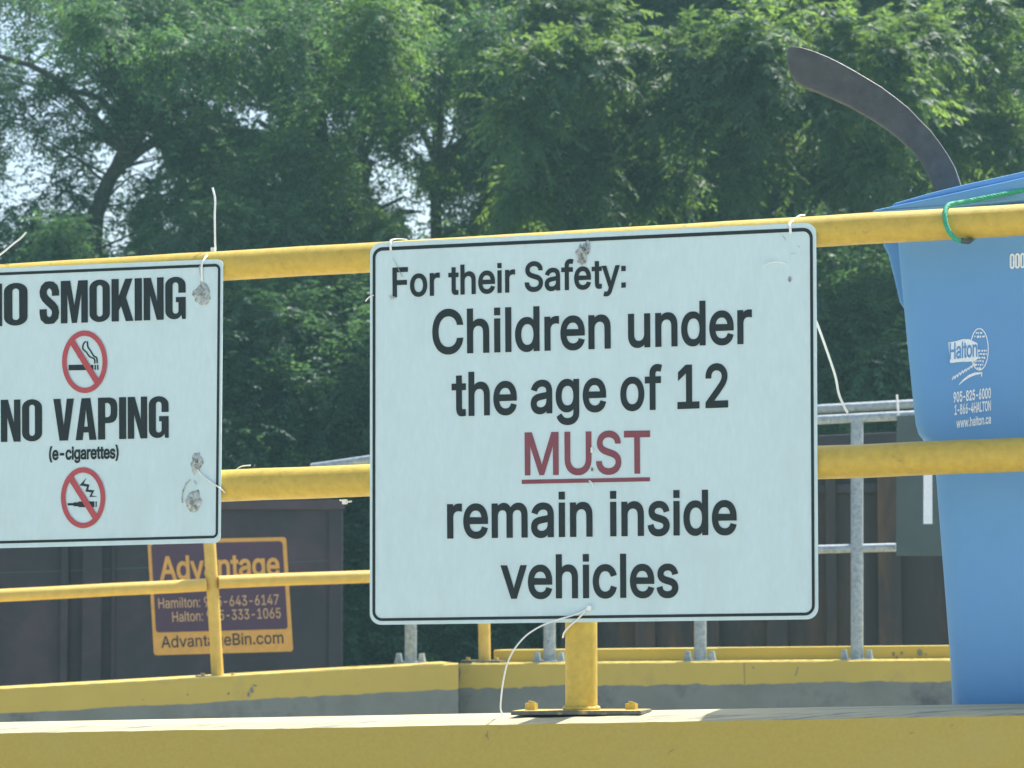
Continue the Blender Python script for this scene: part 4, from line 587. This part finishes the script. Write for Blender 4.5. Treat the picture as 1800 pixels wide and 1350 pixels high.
# kerb band standing on the right wall, set back
mb = MB(); K0 = BR.at(867, 1142.5, -.16); K1 = BR.at(1670, 1135, -.16); kd = K1 - K0
kp = [K0 + kd * t for t in (0, .25, .5, .75, 1, 1.5, 2.2)]; dn = 0.13
mb.prism([p for p in kp] + [Vector((p.x, p.y, p.z - dn)) for p in reversed(kp)], BR.n * -.18)
kb = mb.build('kerb', M['wall_far'], bevel=.006); prop(kb, 'low yellow kerb lying along the top of the level far wall behind the steel posts', 'kerb')
mb = MB()
for cx, cy, rx, ry in ((1571, 1150, 2, 4), (1585, 1148, 2.5, 3.5), (1617, 1147, 5, 6.5), (1576, 1156, 1.5, 3), (1628, 1150, 1.5, 1.5), (949, 1153, 4, 5)):
    flat_px(mb, [[(x + random.uniform(-1, 1), y + random.uniform(-1, 1)) for x, y in ellipse(cx, cy, rx, ry, 9)]], BR, -.158, .001)
mb.build('scuff', M['concrete'], kb)

# far yellow railing on the sloping wall
fr = thing('pipe_railing', BL.at(382, 1188, -.12), 'thin yellow pipe railing on the sloping far wall, its post crossing the bin decal', 'railing')
mb = MB(); PL = [BL.at(x, 1047 - 34 * x / 650 + random.uniform(-.5, .5), -.10) for x in (-500, -300, -100, 0, 100, 200, 300, 362)]
mb.tube(PL, .0265, 16); mb.tube([BL.at(384, 1023.5, -.10), BL.at(500, 1018.5, -.10), BL.at(650, 1013.5, -.10), BL.at(846, 1005, -.10)], .0265, 16)
mb.build('rail', M['pipe_far'], fr, smooth=True)
mb = MB(); mb.tube([BL.at(366, 930, -.12), BL.at(368.5, 955, -.12), BL.at(376, 1070, -.12), BL.at(382.5, 1189, -.12)], .0255, 16)
p1 = mb.build('post', M['pipe_far'], fr, smooth=True)
mb = MB(); mb.tube([BL.at(343, 910, -.12), BL.at(366, 926, -.12), BL.at(367, 935, -.12)], .0255, 16); mb.tube([BL.at(-500, 952, -.12), BL.at(343, 910, -.12)], .0255, 16); mb.build('upper_rail', M['pipe_far'], fr, smooth=True)
mb = MB(); mb.tube([BR.at(850, 900, -.10), BR.at(849.5, 1000, -.10), BR.at(852, 1161, -.10)], .026, 16); mb.build('post', M['pipe_far'], fr, smooth=True)
for pl, x, y, o in ((BL, 382.5, 1189.5, -.12), (BR, 852, 1162, -.10)):
    c = pl.at(x, y, o); mb = MB(); mb.box(c, (pl.u, pl.n, Vector((0, 0, 1))), (.085, .07, .004))
    bp = mb.build('base_plate', M['steel'], fr)
    for d in (-.065, .06):
        mb = MB(); mb.tube([c + pl.u * d + pl.n * .03, c + pl.u * d + pl.n * .03 + Vector((0, 0, .016))], .009, 6); mb.build('bolt', M['pipe_far'], bp)

# galvanised railing
gr = thing('steel_railing', BR.at(1505, 1158, -.09), 'grey galvanised pipe railing standing behind the big sign in front of the brown bin', 'railing')
def gp(x, y, o=-.09): return BR.at(x, y, o)
mb = MB(); mb.tube([gp(548, 822), gp(600, 815), gp(700, 800), gp(1000, 769), gp(1440, 738), gp(1600, 730), gp(1800, 719), gp(2100, 702)], .0195, 16); mb.build('top_rail', M['galv'], gr, smooth=True)
mb = MB(); mb.tube([gp(700, 991), gp(1100, 979), gp(1440, 965.5), gp(1575, 962)], .0178, 16); mb.build('lower_rail', M['galv'], gr, smooth=True)
for x in (722, 966, 1231, 1506.5, 1790):
    yt = 738 + (1440 - x) * .055; yb = 1159 + (1670 - x) * .007
    mb = MB(); mb.tube([gp(x, yt), gp(x, (yt + yb) / 2), gp(x, yb)], .0262, 16); p = mb.build('post', M['galv'], gr, smooth=True)
    mb = MB(); c = gp(x, yb - 1)
    mb.box(c, (BR.u, BR.n, Vector((0, 0, 1))), (.062, .05, .004))
    for d in (-.052, .052):
        q = c + BR.u * d; mb.prism([q + Vector((0, 0, .002)) - BR.u * .014 + BR.n * .02, q + Vector((0, 0, .002)) + BR.u * .014 + BR.n * .02, q + Vector((0, 0, .04)) + BR.u * .008 + BR.n * .02, q + Vector((0, 0, .04)) - BR.u * .008 + BR.n * .02], BR.n * -.03)
    mb.build('foot', M['galv'], p)
P = [gp(1579, 742, -.06), gp(1578.5, 720, -.055), gp(1577.5, 706, -.055), gp(1576.5, 694, -.05)]
mb = MB(); mb.tube(P, .0045, 6); prop(mb.build('cable_tie', M['tie'], origin=P[0]), 'short white cable tie standing up on the galvanised railing beside the blue cart', 'cable tie', 'white cable ties on the railing and signs')
bd = thing('notice_board', BR.at(1640, 977, -.05), 'grey board with a pale stripe hung on the galvanised railing beside the blue cart', 'board')
mb = MB(); mb.prism([BR.at(x, y, -.045) for x, y in ((1576, 731), (1770, 722), (1770, 977), (1575, 977))], BR.n * -.012); mb.build('panel', M['board'], bd, bevel=.002)
mb = MB(); flat_px(mb, [[(1623.5, 760), (1638.5, 760), (1639, 921), (1623, 921)]], BR, -.0445, .001); mb.build('stripe', M['print'], bd)

# ---------------------------------------------------------------- bins
LB = Plane(depth_pt(400, 14.0), -5.0)
lb = thing('waste_container', LB.pos(-.5, 0), 'dark plum steel waste container with a gold and plum decal, behind the sloping wall', 'container')
def zpoly(plane, pts, o): return [plane.at(x, y, o) if y is not None else None for x, y in pts]
def slab(plane, x0, y0, x1, y1, o, th, zbot=None, mi=0, mb=None):
    """upright slab: top edge from pixel (x0,y0) to (x1,y1) on the plane, down to height zbot"""
    a, b = plane.at(x0, y0, o), plane.at(x1, y1, o); mb = mb or MB()
    mb.prism([a, b, Vector((b.x, b.y, zbot)), Vector((a.x, a.y, zbot))], plane.n * -th); return mb
mb = slab(LB, -900, 905, 603.5, 886, 0, 2.2, .1); mb.build('body', M['bin'], lb, bevel=.004)
mb = slab(LB, -905, 898, 606, 878, .025, 2.25, LB.at(606, 896).z); mb.build('rim', M['bin_rim'], lb, bevel=.006)
for x0, x1, o in ((-620, -570, .05), (-300, -250, .05), (-60, -20, .05), (108, 122, .03), (146, 180, .055), (578, 602, .012), (196, 204, .012)):
    y = 897 - (x0 + 300) * .0125
    mb = slab(LB, x0, y + 8, x1, y + 7.5, o, o - .002, .1); mb.build('rib', M['bin'], lb, bevel=.004)
mb = MB(); mb.tube([LB.at(-900, 1029, -.0012), LB.at(100, 1004, -.0012), LB.at(603, 984, -.0012)], .003, 6); mb.build('seam', M['board'], lb)
dq = [(259, 949.5), (503, 944), (515.5, 1145), (270.5, 1152)]; fD = quad_map(dq)
dec = MB(); flat_px(dec, [[fD(x / 244, y / 203) for x, y in rrect(0, 0, 244, 203, 5)]], LB, .003, .002); dc = dec.build('decal', M['gold'], lb)
mb = MB(); flat_px(mb, [[fD(x / 244, y / 203) for x, y in rrect(6, 7, 237, 163, 6)]], LB, .0055, .001); mb.build('decal_field', M['decal'], dc)
mb = MB()
def dtext(mb, s, x0, y0, x1, y1, h, off, tight=0):
    lettering(mb, text_contours(s, tight), 509, LB, fD(x0 / 244, y0 / 203), fD(x1 / 244, y1 / 203), h, .0066, offset=off, lean=-.05)
dtext(mb, 'Advantage', 18, 70, 229, 67, 39, 20, -4)
mb.build('lettering', M['gold'], dc)
mb = MB(); dtext(mb, 'Hamilton: 905-643-6147', 13, 120.5, 224, 119, 17.5, 5); mb.build('lettering', M['gold_text'], dc); mb = MB(); dtext(mb, 'Halton: 905-333-1065', 36, 145, 226, 143, 17.5, 5); mb.build('lettering', M['gold_text'], dc)
mb = MB(); lettering(mb, text_contours('AdvantageBin.com'), 509, LB, fD(14 / 244, 190 / 203), fD(228 / 244, 188 / 203), 20, .0056, offset=9, lean=-.05); mb.build('lettering', M['bin'], dc)

RB = Plane(depth_pt(1400, 15.0), 10.0)
rb = thing('waste_container', RB.pos(0, 0), 'rusty dark brown steel waste container behind the galvanised railing', 'container')
mb = slab(RB, 985, 792, 2300, 735, 0, 2.2, .1); mb.build('body', M['bin_brown'], rb, bevel=.004)
mb = slab(RB, 980, 786, 2305, 727, .05, 2.3, RB.at(1500, 785).z); mb.build('rim', M['bin'], rb, bevel=.006)
mb = slab(RB, 985, 868, 2300, 820, .035, .033, RB.at(1500, 866).z); mb.build('rail', M['bin'], rb, bevel=.004)
for x0, x1 in ((1010, 1045), (1115, 1150), (1225, 1262), (1345, 1382), (1450, 1468), (1541, 1582), (1680, 1720), (1850, 1890), (2050, 2090)):
    mb = slab(RB, x0, 815 - (x0 - 985) * .03, x1, 815 - (x1 - 985) * .03, .06, .058, .1); mb.build('rib', M['bin_brown'], rb, bevel=.004)
mb = MB(); mb.tube([RB.at(970, 742, .02), RB.at(1440, 719, .02), RB.at(2300, 672, .02)], .024, 14); mb.build('top_bar', M['galv'], rb, smooth=True)
for x in (1000, 1330, 1700, 2050):
    a = RB.at(x, 742 - (x - 970) * .052, -.02); b = RB.at(x, 782 - (x - 985) * .043, -.02); mb = MB(); mb.tube([a, b], .022, 10); mb.build('bracket', M['galv'], rb)

# ---------------------------------------------------------------- trees
def leaf_mat(name, base, thru, seed):
    m = bpy.data.materials.new(name); m.use_nodes = True; n = m.node_tree; L = n.links; n.nodes.clear()
    out = n.nodes.new('ShaderNodeOutputMaterial'); d = n.nodes.new('ShaderNodeBsdfPrincipled'); t = n.nodes.new('ShaderNodeBsdfTranslucent'); mx = n.nodes.new('ShaderNodeMixShader')
    at = n.nodes.new('ShaderNodeAttribute'); at.attribute_name = 'leaf_tone'
    d.inputs['Roughness'].default_value = .5; d.inputs['Specular IOR Level'].default_value = .35
    for node, sock, c in ((d, 'Base Color', base), (t, 'Color', thru)):
        q = n.nodes.new('ShaderNodeMix'); q.data_type = 'RGBA'; q.inputs[6].default_value = tuple(x * .62 for x in c) + (1,); q.inputs[7].default_value = tuple(min(1, x * k) for x, k in zip(c, (1.6, 1.38, 1.2))) + (1,)
        L.new(at.outputs['Fac'], q.inputs[0]); L.new(q.outputs[2], node.inputs[sock])
    mx.inputs[0].default_value = .5
    L.new(d.outputs[0], mx.inputs[1]); L.new(t.outputs[0], mx.inputs[2]); L.new(mx.outputs[0], out.inputs[0])
    return m
LEAF = [leaf_mat('pinnate_leaf', (.036, .108, .070), (.185, .33, .068), 1), leaf_mat('dusty_leaf', (.034, .112, .080), (.115, .26, .075), 2), leaf_mat('shrub_leaf', (.042, .130, .070), (.17, .34, .060), 3)]

# open places in the tree line where the sky shows: px, py, rx, ry, strength
GAPS = [(40, 60, 60, 60, .35), (20, 190, 55, 60, .3), (75, 95, 34, 20, .6), (110, 185, 50, 32, .6), (150, 165, 40, 30, .7), (30, 310, 45, 35, .3), (95, 300, 75, 60, .45), (190, 330, 40, 45, .8), (205, 270, 50, 40, .8), (250, 262, 30, 36, 1.0), (195, 400, 25, 35, .9), (275, 300, 40, 40, .6),
        (150, 95, 30, 25, .6), (330, 170, 30, 30, .5), (390, 168, 46, 20, .9), (450, 188, 40, 26, 1.0), (420, 60, 20, 16, .3), (600, 210, 40, 40, .4), (650, 265, 28, 36, 1.0), (585, 205, 22, 18, .9), (480, 300, 20, 14, .9), (520, 145, 16, 10, .9), (300, 380, 16, 12, .9), (530, 440, 14, 10, .8), (740, 230, 40, 34, 1.0), (790, 205, 28, 36, 1.0), (820, 120, 25, 50, .4), (690, 320, 44, 44, .95), (745, 385, 26, 52, .97), (800, 360, 38, 34, .8), (840, 330, 30, 26, .5), (505, 690, 9, 8, .9),
        (985, 395, 18, 12, 1.0), (1120, 388, 9, 14, 1.0), (1475, 350, 14, 18, 1.0), (1390, 345, 22, 14, .95), (1355, 328, 12, 10, .95), (1350, 325, 25, 20, .4), (1440, 55, 12, 12, .6), (1240, 62, 12, 11, 1.0), (1435, 55, 13, 13, 1.0), (1668, 135, 14, 18, .9), (1720, 30, 18, 14, .9), (1745, 130, 10, 14, .9), (1540, 110, 18, 50, .35), (1620, 130, 40, 50, .4), (1610, 310, 22, 30, .6), (1700, 290, 60, 26, .5), (1735, 30, 34, 28, .6), (1355, 12, 14, 8, .6), (1660, 130, 20, 30, .4)]
def keep(pf, g_, pad=1.0):
    D = pf[:, 1]; px = 900 + pf[:, 0] / D * FPX; py = HORIZON - (pf[:, 2] - CAM.z) / D * FPX; k = np.ones(len(pf), bool)
    pr = g_.random(len(pf))
    for gx, gy, rx, ry, st in GAPS:
        e = 12.0
        q = ((px - gx) / (rx + e)) ** 2 + ((py - gy) / (ry + e)) ** 2
        k &= ~((q < 1) & (pr < (.45 + .53 * st) * np.clip(1.6 - q, 0, 1)))
    return k
def leaves(puffs, per, Lr, droop, nl, lw_, ll, upbias=.25, spread=.5, seed=0, lace=True):
    """puffs: array (n,4) of x,y,z,radius -> vertices, faces and a tone per leaf; each frond is a drooping spine with paired leaflets"""
    g_ = np.random.default_rng(seed); n = len(puffs)
    pu = np.repeat(np.arange(n), per); N = len(pu)
    c = puffs[pu, :3]; rad = puffs[pu, 3:4]
    d = g_.normal(size=(N, 3)); d[:, 2] += upbias; d /= np.linalg.norm(d, axis=1, keepdims=True)
    org = c + d * rad * g_.uniform(.05, .95, (N, 1)) * spread + g_.normal(size=(N, 3)) * rad * .14
    if lace:
        k = keep(org + d * .12, g_); org = org[k]; d = d[k]; rad = rad[k]; pu = pu[k]; N = len(pu)
    L = g_.uniform(Lr[0], Lr[1], (N, 1)) * (rad / rad.mean()) ** .5
    dr = g_.uniform(droop[0], droop[1], (N, 1))
    t = (np.arange(nl) + .6) / nl
    pts = org[:, None, :] + L[:, :, None] * (d[:, None, :] * t[None, :, None] + np.array([0, 0, -1.0]) * (dr[:, :, None] * t[None, :, None] ** 2))
    tan = d[:, None, :] + np.array([0, 0, -1.0]) * 2 * dr[:, :, None] * t[None, :, None]
    tan /= np.linalg.norm(tan, axis=2, keepdims=True)
    side = np.cross(tan, np.array([0, 0, 1.0])); side += g_.normal(size=side.shape) * .08; side /= np.linalg.norm(side, axis=2, keepdims=True) + 1e-6
    V = []; 
    for sg in (-1, 1):
        ld = side * sg * .8 + tan * .65 + np.array([0, 0, -.38]) + g_.normal(size=side.shape) * .22
        ld /= np.linalg.norm(ld, axis=2, keepdims=True)
        wd = np.cross(ld, np.cross(tan, side) + g_.normal(size=side.shape) * .35); wd /= np.linalg.norm(wd, axis=2, keepdims=True) + 1e-6
        ln = ll * g_.uniform(.7, 1.2, (N, nl, 1)) * (1.0 - .35 * (np.abs(t - .45)[None, :, None])); wv = wd * ln * lw_
        V.append(np.stack([pts, pts + ld * ln * .45 + wv, pts + ld * ln, pts + ld * ln * .45 - wv], axis=2))
    V = np.stack(V, axis=2).reshape(-1, 3)
    tone = np.clip(g_.normal(.42, .30, n)[pu][:, None] + g_.normal(0, .12, (N, 2 * nl)), 0, 1).reshape(-1)
    return V, tone
def crown_obj(V, tone, m, parent, name='crown'):
    base = np.array(parent.location); n = len(V) // 4
    me = bpy.data.meshes.new(name); me.vertices.add(len(V)); me.vertices.foreach_set('co', (V - base).astype(np.float32).ravel())
    me.loops.add(len(V)); me.loops.foreach_set('vertex_index', np.arange(len(V), dtype=np.int32))
    me.polygons.add(n); me.polygons.foreach_set('loop_start', np.arange(0, len(V), 4, dtype=np.int32))
    me.update(calc_edges=True)
    a = me.attributes.new('leaf_tone', 'FLOAT', 'FACE'); a.data.foreach_set('value', tone.astype(np.float32))
    me.materials.append(m); o = bpy.data.objects.new(name, me); COL.objects.link(o); o.parent = parent
    return o
def at_px(px, py, D): return np.array([(px - 900) / FPX * D, D, CAM.z + (HORIZON - py) / FPX * D])
def blob(ells, g_):
    out = []
    for px, py, D, rx, rz, ry, cnt, rad in ells:
        c = at_px(px, py, D); v = g_.normal(size=(cnt, 3)); v /= np.linalg.norm(v, axis=1, keepdims=True); v *= g_.random((cnt, 1)) ** (1 / 2.2)
        p = c + v * np.array([rx, ry, rz]); out.append(np.hstack([p, rad * g_.uniform(.7, 1.3, (cnt, 1))]))
    return np.vstack(out)
def tree(name, label, trunk, ells, m, seed, per=26, Lr=(.26, .46), droop=(.25, .75), nl=8, lw_=.17, ll=.095, limbs=10, upbias=.35, r0=.14, group='trees behind the walls', cat='tree', twig=.35, cut=True, spread=.75):
    """trunk: list of (px, py, D); ells: crown clumps"""
    g_ = np.random.default_rng(seed); rr = random.Random(seed)
    base = at_px(*trunk[0]); base[2] = 0.0
    t = thing(name, tuple(base), label, cat, group)
    pf = blob(ells, g_); pf = pf[pf[:, 2] > .35]
    P = smooth_path([tuple(base)] + [tuple(at_px(*q)) for q in trunk], 5)
    n = len(P); mb = MB(); mb.tube(P, [max(.018, r0 * (1 - .85 * i / (n - 1))) for i in range(n)], 9)
    pick = g_.permutation(len(pf)); main = pick[:limbs]; rest = pick[limbs:int(limbs + twig * len(pf))]
    Pn = np.array([tuple(p) for p in P])
    for idx, rad in [(i, .045) for i in main] + [(i, .012) for i in rest]:
        c = pf[idx, :3]; below = np.where(Pn[:, 2] < c[2] - .1)[0]
        j = below[np.argmin(np.linalg.norm(Pn[below] - c, axis=1))] if len(below) else 0
        a = Vector(P[j]); b = Vector(c); mid = (a * .45 + b * .55) + Vector((rr.uniform(-.15, .15), rr.uniform(-.15, .15), rr.uniform(.0, .25)))
        mb.tube(smooth_path([a, mid, b], 4), [rad * (1 - .75 * k / 8) for k in range(9)], 6, caps=False)
    mb.build('trunk', M['bark'], t, smooth=True)
    V, tone = leaves(pf, per, Lr, droop, nl, lw_, ll, upbias, spread=spread, seed=seed)
    crown_obj(V, tone, m, t)
    return t
tree('broadleaf_tree', 'leaning dark tree at the far left with bright sky showing through its thin crown', [(150, 900, 24), (158, 440, 24), (172, 350, 24), (205, 280, 24.1), (268, 203, 24.2), (340, 165, 24.4), (420, 110, 24.6), (480, 20, 24.8)],
     [(130, 90, 24, 1.0, .8, .8, 44, .30), (330, 70, 24.6, 1.1, .7, .8, 50, .32), (60, 300, 24, .8, .9, .6, 34, .26), (250, 270, 24.3, .8, .7, .6, 34, .26), (60, 470, 24, .9, .4, .8, 30, .28), (330, 330, 24.6, .8, .8, .6, 40, .28), (180, -60, 25.3, 1.5, .4, .8, 26, .36), (150, 45, 22.6, .2, .12, .2, 5, .28), (300, 95, 22.8, .25, .15, .2, 6, .28), (90, 420, 22.6, .2, .15, .2, 5, .26), (390, 70, 23, .2, .15, .2, 4, .28), (330, 400, 22.8, .3, .12, .2, 5, .26)], LEAF[1], 41, r0=.10, per=40, ll=.058, nl=8, Lr=(.2, .34), twig=.15)
tree('broadleaf_tree', 'slim tree with a straight dark trunk between the two signs', [(566, 1000, 26), (566, 500, 26), (568, 300, 26), (562, 170, 26), (556, 30, 26), (552, -60, 26)],
     [(520, 100, 26, 1.0, .9, .7, 50, .34), (480, 330, 26, .9, .8, .6, 44, .32), (560, 420, 25.6, .8, .6, .6, 34, .30), (560, -60, 27, 1.3, .4, .8, 24, .38), (640, -180, 26.6, 1.5, .4, .7, 14, .42), (420, 230, 26.3, .7, .6, .5, 24, .30), (500, 60, 23.4, .3, .15, .2, 6, .30), (520, 300, 23.2, .3, .15, .2, 6, .28), (430, 330, 23, .2, .15, .2, 4, .28), (560, 180, 23.6, .2, .2, .2, 5, .28), (470, 410, 22.8, .3, .1, .2, 5, .26)], LEAF[1], 42, r0=.085, per=42, ll=.06, twig=.15)
tree('broadleaf_tree', 'tree with yellow-green sunlit leaves rising over the left corner of the big sign', [(640, 1000, 27), (640, 480, 27), (636, 330, 27), (632, 200, 27), (628, 80, 27), (626, -40, 27)],
     [(640, 60, 25.2, .6, .7, .5, 36, .32), (690, 170, 26, .6, .6, .5, 28, .30), (640, 330, 26, .6, .7, .5, 28, .28), (700, 370, 25.5, .35, .4, .4, 16, .26), (640, -70, 27, .8, .4, .8, 18, .36), (645, 35, 23, .15, .15, .2, 7, .28), (665, 130, 23.2, .15, .15, .2, 5, .26), (620, 300, 23.4, .15, .2, .2, 5, .26), (690, 400, 23.2, .2, .1, .2, 5, .25)], LEAF[2], 43, r0=.085, per=44, ll=.062, twig=.2)
tree('broadleaf_tree', 'thin-trunked tree standing against bright sky above the big sign', [(766, 1000, 28), (766, 420, 28), (764, 300, 28), (768, 160, 28), (775, 20, 28), (780, -60, 28)],
     [(800, 60, 28, 1.0, .8, .7, 54, .38), (870, 240, 28, .7, .8, .6, 44, .36), (770, 270, 28, .5, .4, .4, 12, .26), (890, 395, 28, .8, .25, .5, 22, .30), (800, -70, 28.5, 1.2, .4, .8, 24, .4), (790, 110, 24, .3, .2, .2, 7, .32), (850, 190, 24.2, .2, .2, .2, 5, .32), (860, 60, 24, .2, .2, .2, 5, .32)], LEAF[1], 44, r0=.085, per=44, ll=.065, twig=.2)
PIN = dict(Lr=(.24, .46), droop=(.15, .75), nl=10, ll=.092, lw_=.16, upbias=.55, spread=.45, twig=.3)
def tufts(lst): return [(x, y, D, .20, .05, .15, max(2, int(k * .85)), r * .78) for x, y, D, r, k in lst]
tree('pinnate_tree', 'large dense tree of drooping feathery leaf tufts above the middle of the big sign', [(1080, 1000, 25.5), (1085, 600, 25.5), (1095, 400, 25.5), (1110, 250, 25.6), (1120, 80, 25.8), (1125, -80, 26)],
     tufts([(940, 118, 21.9, .42, 3), (1045, 100, 21.9, .42, 3), (1125, 97, 22.3, .36, 2), (930, 205, 22.0, .46, 3), (1010, 235, 22.5, .4, 2), (1200, 98, 21.6, .40, 3), (1262, 106, 21.8, .40, 3), (1212, 205, 21.8, .44, 3), (1290, 155, 22.0, .4, 3), (1000, 305, 22.4, .45, 2), (905, 335, 22.7, .45, 3), (1100, 190, 22.9, .42, 2), (1110, 320, 22.9, .42, 2), (1060, 20, 22.7, .45, 2), (1180, 300, 22.7, .42, 2), (950, 30, 22.7, .4, 2)]) +
     [(1000, 160, 25.6, 1.1, .9, .5, 30, .5), (1200, 120, 25.6, 1.0, .9, .5, 28, .5), (1050, 340, 25.4, 1.1, .5, .5, 28, .46), (1230, 290, 25.4, .9, .6, .5, 26, .46), (1080, -40, 26, 1.4, .3, .6, 18, .5), (1180, -190, 25.8, 1.6, .45, .7, 20, .5)], LEAF[0], 45, per=60, **PIN)
tree('pinnate_tree', 'large feathery tree with bright sunlit tufts behind the curved blade', [(1500, 1000, 25.5), (1500, 600, 25.5), (1490, 380, 25.6), (1470, 220, 25.8), (1450, 60, 26), (1440, -80, 26)],
     tufts([(1340, 52, 21.3, .42, 3), (1337, 125, 21.3, .36, 3), (1352, 175, 21.5, .36, 2), (1436, 185, 21.7, .34, 2), (1550, 100, 21.4, .36, 3), (1488, 78, 21.9, .40, 2), (1582, 165, 21.4, .28, 2), (1310, 300, 21.9, .44, 3), (1400, 270, 22.5, .40, 2), (1540, 292, 21.9, .46, 4), (1460, 300, 22.4, .4, 2), (1410, 30, 22.3, .4, 2)]) +
     [(1350, 130, 25.6, .8, .8, .5, 24, .48), (1480, 80, 25.8, .8, .8, .5, 24, .48), (1340, 300, 25.5, .8, .6, .5, 22, .46), (1510, 270, 25.6, .8, .7, .5, 22, .46), (1400, 390, 25.3, .8, .3, .5, 16, .40), (1460, -50, 26.3, 1.3, .3, .6, 18, .5), (1560, -190, 26.0, 1.4, .45, .7, 16, .5)], LEAF[0], 46, per=60, **PIN)
tree('pinnate_tree', 'dark dense tree behind the blue cart at the right', [(1760, 1000, 26.5), (1760, 500, 26.5), (1750, 300, 26.5), (1740, 120, 26.6), (1735, -60, 26.6)],
     tufts([(1650, 68, 22.3, .46, 4), (1662, 205, 22.5, .40, 2), (1750, 130, 22.9, .44, 2), (1780, 250, 22.9, .42, 2), (1740, 20, 23.1, .4, 2), (1680, 290, 23.1, .36, 2)]) +
     [(1640, 120, 26.2, .9, .9, .5, 26, .46), (1790, 100, 26.2, .8, .9, .5, 26, .46), (1700, 270, 26.2, .8, .6, .5, 24, .44), (1840, 300, 26.2, .8, .8, .5, 22, .44), (1740, -60, 26.8, 1.3, .3, .6, 18, .5), (1900, -190, 26.2, 1.3, .5, .7, 14, .5), (1560, 200, 26.8, .6, .8, .5, 18, .44)], LEAF[0], 47, per=60, **PIN)
# trees further back close most of the gaps
for k, (x, label, sd_) in enumerate(((330, 'distant tree filling in behind the leaning tree at the left', 51), (500, 'distant tree behind the slim straight trunk', 52), (950, 'distant dark tree behind the top edge of the big sign', 53), (1250, 'distant dark tree behind the right half of the big sign', 54), (1600, 'distant dark tree behind the blade and the cart lid', 55))):
    D = 31 + (k % 2) * 1.5; q = .42 if k < 2 else 1.0
    tree('broadleaf_tree', label, [(x, 1000, D), (x + 6, 500, D), (x - 4, 250, D), (x + 4, -40, D)],
         [(x - 60, 100, D, 1.4, 1.1, .7, int(62 * q), .5), (x + 90, 260, D, 1.4, 1.0, .7, int(62 * q), .5), (x, 420, D, 1.5, .8, .7, int(70 * q), .5), (x + 30, -60, D, 1.6, .5, .7, int(26 * q), .55)], LEAF[k % 2], sd_, r0=.09, per=50, ll=.085, nl=8, lw_=.2, Lr=(.3, .5), twig=.1)
# shrubs and low growth under the trees
SH = [(40, 760, 23.0, 'round green shrub behind the smoking sign at the left edge'), (270, 720, 22.6, 'broad green shrub behind the middle of the smoking sign'), (450, 700, 22.2, 'tall leafy shrub with pale lit leaves right of the smoking sign'), (590, 720, 22.6, 'tall leafy shrub beside the left edge of the big sign'), (740, 740, 22.2, 'dark leafy shrub behind the left part of the big sign'), (900, 740, 22.6, 'dark leafy shrub behind the middle of the big sign'), (1080, 720, 22.4, 'dark leafy shrub behind the right part of the big sign'), (1270, 680, 22.8, 'dark leafy shrub above the brown container behind the big sign'), (1450, 640, 22.4, 'dark leafy shrub between the big sign and the blue cart'), (1640, 640, 22.8, 'dark leafy shrub behind the blue cart'), (1800, 660, 22.4, 'dark leafy shrub at the far right behind the blue cart')]
for k, (x, y, D, label) in enumerate(SH):
    tree('leafy_shrub', label, [(x, 1200, D), (x + 3, 900, D), (x - 5, y, D)],
         [(x - 30, y, D, .75, .9, .7, 50, .30), (x + 40, y - 60, D + .6, .75, .8, .6, 44, .30), (x, y + 240, D - .2, .85, .8, .7, 50, .34), (x, y + 420, D - .3, .8, .5, .6, 30, .34)], LEAF[1], 60 + k, per=44, ll=.062, nl=7, lw_=.22, Lr=(.18, .36), droop=(.1, .5), r0=.06, group='shrubs under the trees', cat='shrub', twig=.15)
for o in bpy.data.objects:
    if '_o' in o: del o['_o']
